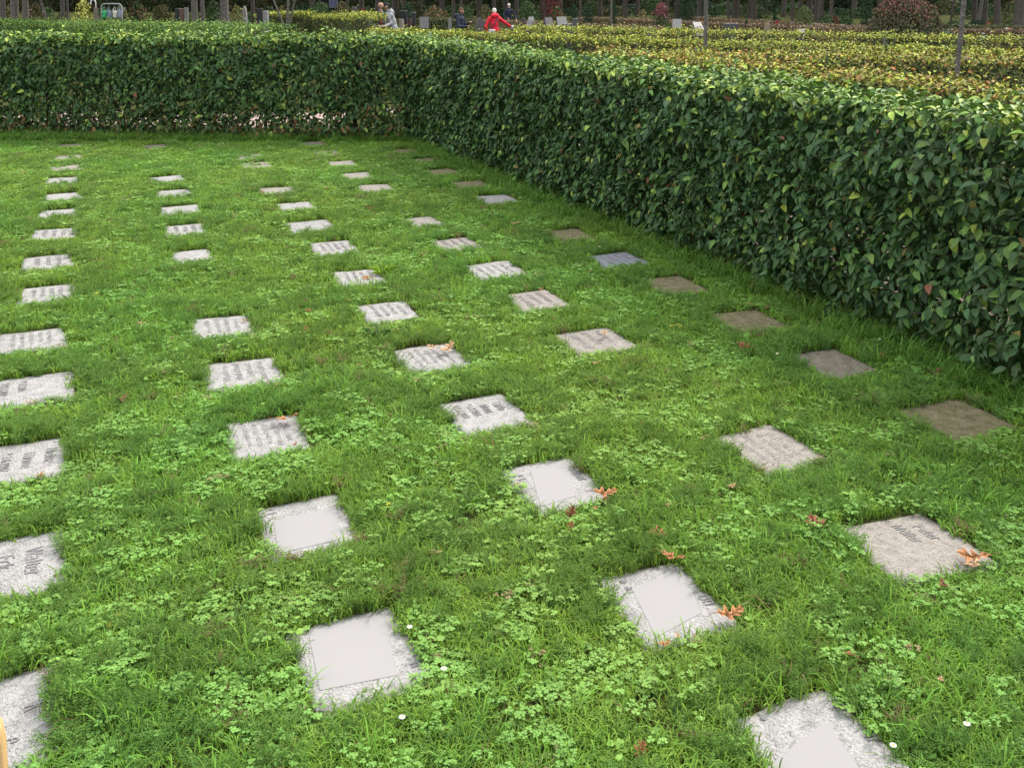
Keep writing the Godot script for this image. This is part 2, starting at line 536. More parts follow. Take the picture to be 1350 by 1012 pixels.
# ------------------------------------------------------------------ ground
func ground_and_paths() -> void:
	var xs := []; var zs := []
	for x in [-600.0, -200.0, -80.0, -40.0, -20.0, -14.0]: xs.append(x)
	var x := -10.0
	while x <= 6.0: xs.append(x); x += 0.16
	for v in [8.0, 12.0, 20.0, 40.0, 80.0, 200.0, 600.0]: xs.append(v)
	for v in [200.0, 40.0, 10.0, 4.0]: zs.append(v)
	var z := 1.5
	while z >= -12.2: zs.append(z); z -= 0.16
	z = -13.5
	while z > -50.0: zs.append(z); z -= 3.0
	for v in [-54.0, -66.0, -90.0, -150.0, -300.0, -800.0]: zs.append(v)
	var st := start()
	for j in zs.size():
		for i in xs.size():
			st.add_vertex(Vector3(xs[i], ground_at(xs[i], zs[j]), zs[j]))
	for j in zs.size() - 1:
		for i in xs.size() - 1:
			var a := j * xs.size() + i
			var b := a + xs.size()
			for k in [a, b, a + 1, a + 1, b, b + 1]: st.add_index(k)
	st.generate_normals()
	part("ground", st.commit(), M.soil, self).set_meta("kind", "structure")
	# pink gravel paths behind the two near hedges
	var g := start()
	var d := Vector3(3.19, 0, 7.25).normalized()
	var n := Vector3(d.z, 0, -d.x)
	var p0 := Vector3(-1.13, 0, -11.55) - d * 3.4
	for k in 16:
		var u := p0 + d * (k * 1.0); var v := u + d
		var y := Vector3(0, 0.008, 0)
		quad(g, u + n * 0.62 + y, v + n * 0.62 + y, v + n * 1.75 + y, u + n * 1.75 + y)
	part("path", done(g), M.gravel, self).set_meta("kind", "structure")
	var h := start()
	for k in 16:
		var y := Vector3(0, 0.008, 0)
		var u := Vector3(-15.0 + k * 0.8, 0, -13.0 + 0.06 * (k * 0.8 - 8.0)); var v := u + Vector3(0.8, 0, 0.048)
		quad(h, u + y, v + y, v + Vector3(0, 0, -1.6) + y, u + Vector3(0, 0, -1.6) + y)
	part("path_001", done(h), M.gravel, self).set_meta("kind", "structure")

func ground_at(px: float, pz: float) -> float:
	if pz > 1.6 or pz < -11.8 or px < -10.2 or px > side_hedge_x(pz): return terrain(pz) if pz < 0 else 0.0
	return 0.011 * bumps.get_noise_2d(px * 1.7, pz * 1.7) - 0.004

# ------------------------------------------------------------------ hedges near the lawn
func near_hedges() -> void:
	# mature leaves everywhere, with the fresh yellow-green shoots of the last clipping mostly along the top
	var mature := [Color(0.040, 0.088, 0.028), Color(0.046, 0.096, 0.030), Color(0.034, 0.072, 0.027), Color(0.054, 0.110, 0.030), Color(0.042, 0.084, 0.036), Color(0.036, 0.078, 0.028), Color(0.038, 0.082, 0.030), Color(0.080, 0.155, 0.036)]
	var shoots := [Color(0.075, 0.150, 0.036), Color(0.12, 0.215, 0.045), Color(0.18, 0.275, 0.052), Color(0.25, 0.325, 0.058), Color(0.13, 0.22, 0.06), Color(0.054, 0.110, 0.030)]
	var foot := [Color(0.09, 0.09, 0.03), Color(0.07, 0.10, 0.03), Color(0.13, 0.08, 0.03), Color(0.05, 0.09, 0.03)]
	var d := Vector3(3.19, 0, 7.25).normalized()
	hedge("side_hedge", "tall dark green clipped hedge with leafy face beside the mossy name stones", "hedges enclosing the lawn", Vector3(-1.13, 0, -11.55) - d * 0.35, Vector3(-1.13, 0, -11.55) + d * 11.0,
		{"thick": 0.55, "high": 1.165, "front": 3100.0, "top": 1800.0, "back": 1500.0, "inside": 4000.0, "size": 0.058, "side": mature, "crown": shoots, "gap": 0.10, "holes": -0.1, "single": 300, "flip": true})
	hedge("back_hedge", "dark green clipped hedge with bare gappy foot closing the far end of the lawn", "hedges enclosing the lawn", Vector3(-10.5, 0, -12.25), Vector3(-0.9, 0, -11.6),
		{"sprigs": 0.13, "thick": 0.6, "high": 1.19, "front": 2400.0, "top": 1700.0, "back": 1000.0, "inside": 2200.0, "size": 0.068, "side": mature, "crown": shoots, "foot": foot, "gap": 0.05, "holes": 0.09, "flip": true})

# ------------------------------------------------------------------ the name stones
func add_stone(px: float, py: float, kind: String, label: String, o := {}) -> Node3D:
	var c := on_level(px, py + o.get("dy", 0.0), 0.005)
	var ax: Vector3 = (-COL_DIR).rotated(Vector3.UP, rng.randfn(0, 0.035) + o.get("turn", 0.0))
	var lx: float = o.get("long", rng.randf_range(0.345, 0.365)) * 0.5
	var lz: float = o.get("wide", rng.randf_range(0.312, 0.332)) * 0.465
	c += ax * 0.008
	var t := thing("name_stone", label, "grave marker", Vector3(c.x, 0, c.z), 0.0, "flat name stones set in the lawn")
	var az := ax.cross(Vector3.UP)
	t.basis = Basis(ax, Vector3.UP, az)
	var tiltx := rng.randfn(0, 0.012); var tiltz := rng.randfn(0, 0.012)
	t.basis = t.basis * Basis(Vector3.RIGHT, tiltx) * Basis(Vector3.BACK, tiltz)
	stones.append([Vector3(c.x, 0, c.z), lx, lz, ax, az, o.get("over", 0.0)])
	# slab: a rough top with chipped, rounded edges
	var st := start()
	var n := 11
	var seed_at := rng.randf() * 50.0
	var top := []
	var skirt := []
	for j in n + 1:
		for i in n + 1:
			var u := i * 2.0 / n - 1.0; var v := j * 2.0 / n - 1.0
			var rim := maxf(absf(u), absf(v))
			var e := 1.0 + (0.022 * bumps.get_noise_2d(u * 4.0 + seed_at, v * 4.0) if rim > 0.99 else 0.0)
			var cut := 0.05 * maxf(0.0, absf(u) + absf(v) - 1.86) / 0.14
			var y := 0.005 + (0.0007 if o.has("added_patch") else 0.0018) * bumps.get_noise_2d(u * 5.0 + seed_at, v * 5.0) - (0.006 if rim > 0.99 else 0.0006 if rim > 0.8 else 0.0)
			top.append(Vector3(u * lx * (e - cut), y, v * lz * (e - cut)))
	st.set_smooth_group(0)
	for j in n:
		for i in n:
			var a := j * (n + 1) + i
			quad(st, top[a], top[a + 1], top[a + n + 2], top[a + n + 1])
	for k in n:
		for e in [[k, k + 1], [n * (n + 1) + k + 1, n * (n + 1) + k], [(k + 1) * (n + 1), k * (n + 1)], [k * (n + 1) + n, (k + 1) * (n + 1) + n]]:
			var a: Vector3 = top[e[0]]; var b: Vector3 = top[e[1]]
			quad(st, Vector3(a.x * 1.01, -0.06, a.z * 1.01), Vector3(b.x * 1.01, -0.06, b.z * 1.01), b, a)
	var slab := part("slab", done(st), M[kind], t)
	# lettering, read from the left-hand side: the lines run towards the camera
	var lines: Array = o.get("text", [])
	var font := SystemFont.new()
	font.font_names = PackedStringArray(["Droid Sans"])
	for l in lines:                                    # [text, across (from the stone's left, 0..1), start along (0..1), height m]
		var tm := TextMesh.new()
		tm.font = font
		tm.text = l[0]
		tm.font_size = 32
		tm.depth = 0.0015
		tm.horizontal_alignment = HORIZONTAL_ALIGNMENT_LEFT
		tm.vertical_alignment = VERTICAL_ALIGNMENT_CENTER
		var s: float = l[3] / (32.0 * 0.714)
		tm.pixel_size = 1.0
		var b := Basis(Vector3(s * l[4], 0, 0), Vector3(0, 0, -s), Vector3(0, 1.0, 0))
		part("inscription", tm, M.letters_worn if l.size() > 5 else M.letters, slab, Transform3D(b, Vector3(lerpf(-lx, lx, l[2]), 0.0066, lerpf(lz, -lz, l[1]))))
	if o.get("worn", 0) > 0 and py > 300.0:                           # lettering too worn or too far off to read: rows of cut strokes
		var w := start(true)
		for row in o.worn:
			var v := lerpf(lz * 0.62, -lz * 0.62, (row + 0.5) / o.worn)
			var u := -lx * rng.randf_range(0.55, 0.72)
			var hgt: float = lz * 1.24 / o.worn * 0.32
			while u < lx * rng.randf_range(0.35, 0.68):
				var sl := rng.randf_range(-0.004, 0.004)
				bx(w, Vector3(u, 0.0045, v - hgt), Vector3(u + 0.002, 0.0068, v + hgt * rng.randf_range(0.0, 1.0)), 0.0004)
				if rng.randf() < 0.5: bx(w, Vector3(u + 0.003, 0.0045, v + sl), Vector3(u + 0.009, 0.0068, v + sl + 0.002), 0.0004)
				u += rng.randf_range(0.011, 0.018)
		part("inscription", done(w), M.letters_worn, slab)
	if o.has("added_patch"):                                 # added flat patch that blanks out lettering, no real part of the stone
		var inv := t.transform.affine_inverse()
		var q := []
		for k in 4:
			var p := on_level(o.added_patch[k * 2], o.added_patch[k * 2 + 1], 0.008)
			var l: Vector3 = inv * p
			q.append(Vector3(clampf(l.x, -lx * 1.04, lx * 1.04), 0.0056, clampf(l.z, -lz * 1.02, lz * 1.02)))
		var pst := start(true)
		var up := Vector3(0, 0.0005, 0)
		quad(pst, q[0] + up, q[1] + up, q[2] + up, q[3] + up)
		for k in 4: quad(pst, q[k] - up, q[(k + 1) % 4] - up, q[(k + 1) % 4] + up, q[k] + up)
		var pl := part("added_patch", done(pst), M.added_patch, slab)
		pl.set_meta("label", "added pale grey patch blanking out the lettering")
	return t

func ordinal(n: int) -> String:
	return ["", "first", "second", "third", "fourth", "fifth", "sixth", "seventh", "eighth", "ninth", "tenth", "eleventh", "twelfth", "thirteenth", "fourteenth"][n]

func name_stones() -> void:
	# rows counted from the side hedge, stones counted from the back hedge; [px, py, kind, look, options]
	var g := "granite"; var w := "granite_warm"; var m := "mossy"; var s := "sandy"
	var rows := [
		[[505, 182, s, "dull brown", {"over": 0.7}], [533, 199, m, "brownish", {}], [558, 212, m, "brownish", {}], [583, 226, m, "moss-tinted", {}], [620, 243, m, "moss-tinted", {"wide": 0.36}], [655, 262, g, "clean pale grey", {"worn": 3}],
			[750, 309, m, "moss-covered olive", {}], [813, 341, "granite_blue", "smooth bluish grey", {"worn": 4, "wide": 0.34}], [888, 375, m, "moss-stained brown", {}], [985, 422, m, "moss-stained brown", {"wide": 0.36}], [1095, 477, s, "weathered grey-brown", {"wide": 0.34}], [1260, 551, m, "moss-streaked olive brown", {"wide": 0.40}]],
		[[413, 189, s, "dull grey-brown", {}], [432, 201, w, "half overgrown grey", {"over": 1.0}], [450, 215, w, "pale grey", {"worn": 3}], [470, 231, w, "pale grey", {"worn": 3}], [495, 247, w, "pale grey", {"worn": 3}], [558, 292, w, "small pale beige", {"wide": 0.27}], [600, 321, w, "pale beige", {"worn": 3}],
			[650, 355, g, "clean bluish white", {"worn": 4, "wide": 0.36}], [705, 395, w, "rough beige", {"worn": 3}], [782, 448, w, "rough beige", {"worn": 3, "wide": 0.35}], [1012, 590, w, "beige-grey illegibly worn", {"worn": 4}],
			[1200, 715, w, "warm grey split-faced", {"wide": 0.385, "text": [["Peter", 0.76, 0.24, 0.036, 0.8, 1], ["Müller", 0.58, 0.18, 0.036, 0.8, 1]]}]],
		[[330, 206, w, "barely visible overgrown", {"over": 1.0}], [337, 217, w, "overgrown pale", {"over": 0.8}], [367, 251, w, "pale grey", {"worn": 3}], [389, 271, g, "pale grey", {"worn": 4}], [409, 297, g, "pale grey", {"worn": 4, "wide": 0.36}], [439, 326, g, "pale grey", {"worn": 4}], [473, 365, g, "pale grey", {"worn": 4}],
			[512, 410, g, "pale grey", {"worn": 4}], [567, 470, g, "pale grey close-lettered", {"worn": 5}], [637, 543, g, "pale grey", {"text": [["Carlo", 0.76, 0.28, 0.036, 0.75], ["Monz", 0.58, 0.28, 0.036, 0.75], ["* 1.7.1964", 0.4, 0.2, 0.028, 0.7], ["† 15.2.2018", 0.23, 0.18, 0.028, 0.7, 1]]}],
			[731, 637, g, "added-patch rough granite", {"added_patch": [699.3, 620.0, 746.7, 606.0, 759.4, 652.0, 712.6, 666.0], "text": [["olmar", 0.86, 0.26, 0.036, 0.75], ["* 1.", 0.18, 0.2, 0.03, 0.75]]}],
			[874, 792, g, "added-patch rough granite", {"added_patch": [832.7, 775.6, 896.4, 746.0, 926.0, 805.3, 865.3, 839.3], "text": [["* *", 0.26, 0.1, 0.034, 0.9], ["on", 0.9, 0.52, 0.038, 0.8]]}],
			[1078, 985, g, "added-patch rough granite", {"added_patch": [1008.0, 1012.0, 1088.3, 948.3, 1168.0, 1060.0, 1075.0, 1100.0], "wide": 0.33, "text": [["~", 0.3, 0.06, 0.05, 0.8], ["ff", 0.93, 0.5, 0.03, 0.8]]}]],
		[[205, 193, s, "dull grey-brown", {}], [221, 235, g, "pale grey", {"worn": 3}], [229, 254, g, "pale grey", {"worn": 4}], [236, 276, g, "pale grey", {"worn": 4}], [243, 302, g, "pale grey", {"worn": 3}], [253, 337, g, "small pale grey", {"wide": 0.26}], [292, 430, g, "pale grey", {"worn": 4}],
			[320, 490, g, "wide pale grey", {"worn": 4, "wide": 0.36}], [351, 573, g, "pale grey densely lettered", {"worn": 5}],
			[402, 690, g, "added-patch rough granite", {"added_patch": [359.8, 684.5, 442.8, 667.0, 449.5, 710.0, 367.0, 728.0], "text": [["* 1", 0.2, 0.06, 0.03, 0.8, 1]]}],
			[470, 861, g, "added-patch rough granite", {"added_patch": [405.8, 829.0, 507.6, 807.4, 523.4, 888.7, 421.6, 909.6], "turn": 0.05, "text": [["n", 0.9, 0.75, 0.03, 0.8, 1]]}]],
		[[92, 192, s, "brownish grey", {}], [90, 207, w, "narrow grey", {"over": 0.5}], [86, 221, w, "narrow grey", {"over": 0.6}], [83, 237, g, "pale grey", {"worn": 4}], [82, 258, g, "pale grey", {"worn": 3}], [76, 281, g, "pale grey", {"worn": 3}], [70, 308, g, "pale grey", {"worn": 3}], [62, 344, g, "pale grey", {"worn": 3}],
			[61, 386, g, "pale grey", {"worn": 4}], [40, 447, g, "pale grey", {"worn": 5, "wide": 0.35}],
			[38, 512, g, "pale grey dated", {"worn": 0, "wide": 0.38, "text": [["* 27.1.04", 0.42, 0.2, 0.03, 0.72], ["† 15.3.2021", 0.22, 0.2, 0.03, 0.72]]}],
			[23, 607, g, "pale dark-lettered", {"wide": 0.36, "text": [["Heinz", 0.82, 0.28, 0.036, 1.0], ["Tünne", 0.6, 0.3, 0.036, 1.0], ["* 3.6.1947", 0.38, 0.26, 0.03, 0.82], ["†", 0.18, 0.3, 0.03, 0.7]]}],
			[2, 746, g, "pale dark-lettered", {"wide": 0.38, "text": [["Walter", 0.74, 0.28, 0.044, 0.85], ["Eck", 0.52, 0.32, 0.044, 0.85]]}],
			[-26, 952, g, "pale grass-edged", {"wide": 0.36, "text": [["K", 0.84, 0.42, 0.045, 0.7], ["e", 0.72, 0.72, 0.04, 0.7]]}]],
	]
	var row_names := ["row beside side hedge", "second row from side hedge", "third row from side hedge", "fourth row from side hedge", "row farthest from side hedge"]
	for r in rows.size():
		for k in rows[r].size():
			var e: Array = rows[r][k]
			var label := "%s stone, %s from the back hedge, %s" % [e[3], ordinal(k + 1), row_names[r]]
			add_stone(e[0], e[1], e[2], label, e[4])

# ------------------------------------------------------------------ lawn
func lawn() -> void:
	var kinds := {}
	for k in ["short_blades", "fine_blades", "long_blades", "clover", "yarrow", "weed", "tall_blades"]: kinds[k] = [[], []]
	var z := -1.55
	var bare := [on_level(250, 1004), on_level(690, 945), on_level(1110, 880), on_level(620, 690), on_level(455, 905), on_level(880, 945), on_level(1180, 640)]
	while z > -12.3:
		var cell := lerpf(0.0175, 0.031, smoothstep(2.3, 9.5, -z))
		var zc := -z * cos(PITCH) + EYE * sin(PITCH)
		var reach := zc * 0.5 + 0.9
		var x := -reach
		var end := minf(reach, side_hedge_x(z) + 0.28)
		while x < end:
			var p := Vector3(x + rng.randf_range(-0.5, 0.5) * cell * 1.6, 0, z + rng.randf_range(-0.5, 0.5) * cell * 1.6)
			x += cell
			var near := near_stone(p)
			var sd: float = near[0]
			if (sd < -0.02 or (sd < -0.002 and rng.randf() < 0.6)) and (near[2] < 0.3 or rng.randf() > 0.4 * near[2]): continue
			var thin := false
			for q in bare:
				if q.distance_squared_to(p) < 0.006 and rng.randf() < 0.6: thin = true
			if thin: continue
			p.y = ground_at(p.x, p.z)
			var under := p.x - side_hedge_x(p.z)             # close to or under the hedges
			var back := p.z + 11.65
			var a := patches.get_noise_2d(p.x * 1.1, p.z * 1.1)
			var b := patches.get_noise_2d(p.x * 2.6 + 40.0, p.z * 2.6)
			var c := lumps.get_noise_2d(p.x * 0.9 + 70.0, p.z * 0.9)
			var kind := "short_blades"
			var roll := rng.randf()
			var clov := clampf(0.16 + 1.0 * b + (0.22 if p.z > -3.9 and p.x < 0.3 else 0.0), 0.02, 0.8)
			var yar := clampf(0.22 + 0.5 * a - 0.3 * b, 0.0, 0.7)
			if sd < 0.13 and not near[1]: yar += 0.2  # extra dark yarrow behind stones also paints in the shadow band there
			if roll < clov * 0.33: kind = "clover"
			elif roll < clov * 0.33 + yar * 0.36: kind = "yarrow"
			elif roll < clov * 0.33 + yar * 0.36 + 0.004 + (0.03 if b > 0.3 else 0.0): kind = "weed"
			elif rng.randf() < 0.42 + 0.25 * c: kind = "fine_blades"
			elif rng.randf() < 0.10 + 0.25 * maxf(0.0, a): kind = "long_blades"
			if rng.randf() < 0.08 + 0.12 * maxf(0.0, c - 0.05): continue
			var high := 1.0 + 0.4 * bumps.get_noise_2d(p.x * 1.4 + 9.0, p.z * 1.4)
			if sd < 0.09: high *= ((0.6 if p.z > -5.5 else 0.85) if near[1] else 1.1) if near[2] < 0.3 else 0.75
			elif p.z < -8.0: high *= 0.9
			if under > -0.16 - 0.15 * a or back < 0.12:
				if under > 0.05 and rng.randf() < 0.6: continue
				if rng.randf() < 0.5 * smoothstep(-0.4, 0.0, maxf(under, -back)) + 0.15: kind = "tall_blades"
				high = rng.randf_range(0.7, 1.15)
			var hue := patches.get_noise_2d(p.x * 0.55 + 11.0, p.z * 0.55)
			var tone := 1.0 + 0.12 * patches.get_noise_2d(p.x * 1.9 - 30.0, p.z * 1.9) + rng.randf_range(-0.14, 0.14)
			var col := Color(0.168, 0.328, 0.046)
			match kind:
				"fine_blades": col = Color(0.194, 0.344, 0.051)
				"clover": col = Color(0.164, 0.311, 0.070)
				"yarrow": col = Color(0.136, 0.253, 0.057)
				"weed": col = Color(0.186, 0.328, 0.070)
				"long_blades": col = Color(0.157, 0.316, 0.044)
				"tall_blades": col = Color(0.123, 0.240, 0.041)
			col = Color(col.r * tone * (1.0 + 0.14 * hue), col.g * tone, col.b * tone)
			if rng.randf() < 0.012: col = Color(0.22, 0.18, 0.09)
			elif kind == "weed" and rng.randf() < 0.02: col = Color(0.34, 0.36, 0.05)
			var sc := rng.randf_range(0.85, 1.2)
			var wide := sc * (1.0 + 0.5 * smoothstep(5.0, 11.0, -z))
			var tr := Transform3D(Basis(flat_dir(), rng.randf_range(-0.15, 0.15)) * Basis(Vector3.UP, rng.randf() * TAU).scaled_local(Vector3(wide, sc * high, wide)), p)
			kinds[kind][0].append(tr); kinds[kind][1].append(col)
		z -= cell
	var g := thing("lawn_grass", "short green grass of the lawn between the name stones", "grass", Vector3.ZERO, 0.0, "", "stuff")
	scatter("short_blades", grass_tuft(12, 0.022, 0.037, 0.0031, 0.85), M.grass, g, kinds.short_blades[0], kinds.short_blades[1])
	scatter("fine_blades", grass_tuft(14, 0.020, 0.032, 0.0025, 1.0), M.grass, g, kinds.fine_blades[0], kinds.fine_blades[1])
	scatter("long_blades", grass_tuft(8, 0.016, 0.056, 0.0032, 1.0), M.grass, g, kinds.long_blades[0], kinds.long_blades[1])
	scatter("tall_blades", grass_tuft(8, 0.03, 0.115, 0.0036, 0.85), M.grass, g, kinds.tall_blades[0], kinds.tall_blades[1])
	var cl := thing("clover", "clover and small round-leaved herbs growing through the lawn grass", "ground cover", Vector3.ZERO, 0.0, "", "stuff")
	scatter("leaves", clover_tuft(8, 0.025, 0.034, 0.008), M.matte_leaf, cl, kinds.clover[0], kinds.clover[1])
	scatter("lobed_leaves", clover_tuft(6, 0.03, 0.036, 0.0105, 5), M.matte_leaf, cl, kinds.weed[0], kinds.weed[1])
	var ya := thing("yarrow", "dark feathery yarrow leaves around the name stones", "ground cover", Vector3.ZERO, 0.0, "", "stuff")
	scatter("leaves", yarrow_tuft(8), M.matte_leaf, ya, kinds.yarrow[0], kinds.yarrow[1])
	print("lawn tufts ", kinds.short_blades[0].size(), " ", kinds.fine_blades[0].size(), " ", kinds.clover[0].size(), " ", kinds.yarrow[0].size(), " ", kinds.tall_blades[0].size())

func fallen_leaves() -> void:
	var shapes := [oak_leaf(0.22, 0.12, Color(0.33, 0.155, 0.068)), oak_leaf(-0.3, 0.4, Color(0.27, 0.125, 0.058)), oak_leaf(0.4, 0.1, Color(0.42, 0.27, 0.16)), oak_leaf(0.3, 0.5, Color(0.24, 0.10, 0.055)), oak_leaf(0.5, -0.4, Color(0.17, 0.085, 0.045))]
	var looks := ["orange-brown", "rust-brown", "pale tan", "red-brown", "dark brown"]
	# [px, py, width px, shape, turn, what it lies on ("" = grass), own label]
	var at := [[376, 551, 34, 0, 0.6, "", "large orange oak leaf at the far edge of the densely lettered stone"], [388, 586, 9, 3, 1.0, "stone", "tiny dark red leaf on the densely lettered stone"], [406, 409, 11, 0, 1.2, "", ""], [403, 433, 9, 0, 2.2, "", ""], [141, 352, 14, 4, 0.2, "", ""], [186, 426, 12, 2, 0.4, "", ""],
		[160, 525, 18, 4, 0.5, "", ""], [52, 626, 14, 0, 1.3, "stone", "curled orange leaf on the edge of the stone with dark lettering"], [797, 649, 34, 0, 0.1, "", "orange oak leaf at the corner of an added-patch stone"], [794, 660, 22, 2, 0.2, "stone", "pale tan oak leaf on the corner of an added-patch stone"], [785, 669, 11, 1, 0.7, "", ""], [683, 639, 14, 1, 0.3, "stone", "small brown leaf on a rough granite stone beside its added patch"],
		[753, 677, 22, 3, 1.4, "", "upright curled red-brown oak leaf in grass before an added-patch stone"], [752, 694, 16, 0, 1.7, "", ""], [868, 701, 26, 1, 0.4, "", ""], [886, 733, 34, 0, -0.2, "", "orange oak leaf touching the far corner of an added-patch stone"], [962, 808, 40, 0, 0.3, "", "large orange oak leaf at the right-hand corner of an added-patch stone"], [876, 848, 18, 0, 0.1, "", "curled brown leaf at the grassy lower edge of an added-patch stone"], [893, 838, 10, 2, 0.8, "", ""],
		[1075, 690, 38, 3, -0.9, "", "long folded red-brown oak leaf tilted in the grass"], [1284, 733, 42, 0, 0.2, "", "large orange oak leaf at the corner of the warm grey stone"], [1282, 744, 30, 2, 0.1, "", "pale tan oak leaf under the orange one by the warm grey stone"], [1122, 862, 22, 1, 0.3, "", ""], [845, 988, 26, 0, 1.4, "", "upright orange oak leaf in the clover"], [1244, 770, 18, 4, 1.1, "", ""], [984, 457, 25, 3, -0.6, "", ""],
		[786, 478, 14, 2, 0.2, "", ""], [796, 439, 14, 2, 0.6, "", "pale tan leaf on the edge of a rough beige stone"], [713, 381, 8, 3, 1.2, "", ""], [570, 457, 15, 2, 0.4, "", "small tan oak leaf on the close-lettered stone"], [589, 459, 25, 2, 0.1, "", "wide tan oak leaf on the close-lettered stone"], [485, 366, 15, 0, 0.2, "stone", "orange leaf lying on the middle of a pale grey stone"], [630, 417, 13, 2, 0.3, "", ""], [474, 480, 8, 3, 0.9, "", ""],
		[550, 500, 11, 2, 0.2, "", ""], [677, 294, 15, 2, 0.3, "", ""], [431, 248, 9, 1, 0.8, "", ""], [346, 253, 8, 1, 0.3, "", ""], [1012, 405, 9, 3, 0.4, "", ""], [1141, 487, 10, 4, 0.1, "", ""], [1256, 478, 18, 0, 0.1, "", ""], [1232, 490, 22, 4, 0.2, "", ""], [1265, 497, 22, 0, 0.3, "", ""], [1163, 467, 10, 1, 0.2, "", ""], [847, 560, 10, 0, 1.3, "", ""], [1240, 895, 12, 2, 1.0, "", ""],
		[30, 226, 8, 2, 0.1, "", ""], [93, 232, 7, 0, 0.2, "stone", "small orange leaf on a pale grey stone near the back hedge"], [770, 265, 7, 0, 0.5, "", ""], [230, 352, 9, 2, 0.2, "", ""], [610, 300, 8, 4, 0.2, "", ""], [700, 300, 8, 1, 0.2, "", ""], [1090, 800, 10, 4, 0.2, "", ""], [965, 640, 12, 2, 0.3, "", ""], [322, 422, 9, 0, 0.2, "stone", "small orange leaf on the corner of a pale grey stone"], [880, 665, 9, 2, 0.7, "", ""], [560, 770, 8, 4, 0.7, "", ""], [300, 905, 10, 4, 1.7, "", ""]]
	for e in at:
		var lift := 0.014 if e[5] == "stone" else 0.032
		var p := on_level(e[0], e[1], lift)
		var zc := -p.z * cos(PITCH) + (EYE - p.y) * sin(PITCH)
		var size: float = e[2] * zc / FOCAL * 1.05
		var o := part(numbered("oak_leaf"), shapes[e[3]], M.dry_leaf, self)
		var b := Basis(Vector3.UP, e[4] + rng.randf_range(-0.7, 0.7) + (PI if rng.randf() < 0.5 else 0.0)) * Basis(Vector3.RIGHT, rng.randfn(0, 0.1 if e[5] else 0.16)) * Basis(Vector3.BACK, rng.randfn(0, 0.08 if e[5] else 0.14))
		if absf(e[4]) > 1.25 and not e[5]: b = Basis(Vector3.UP, 0.4) * Basis(Vector3.BACK, 1.0) * Basis(Vector3.RIGHT, 0.5)
		o.transform = Transform3D(b.scaled_local(Vector3(size, size, size)), p)
		tag(o, e[6] if e[6] else "small fallen %s leaf lying loose in the lawn grass" % looks[e[3]], "fallen leaf", "fallen oak leaves")

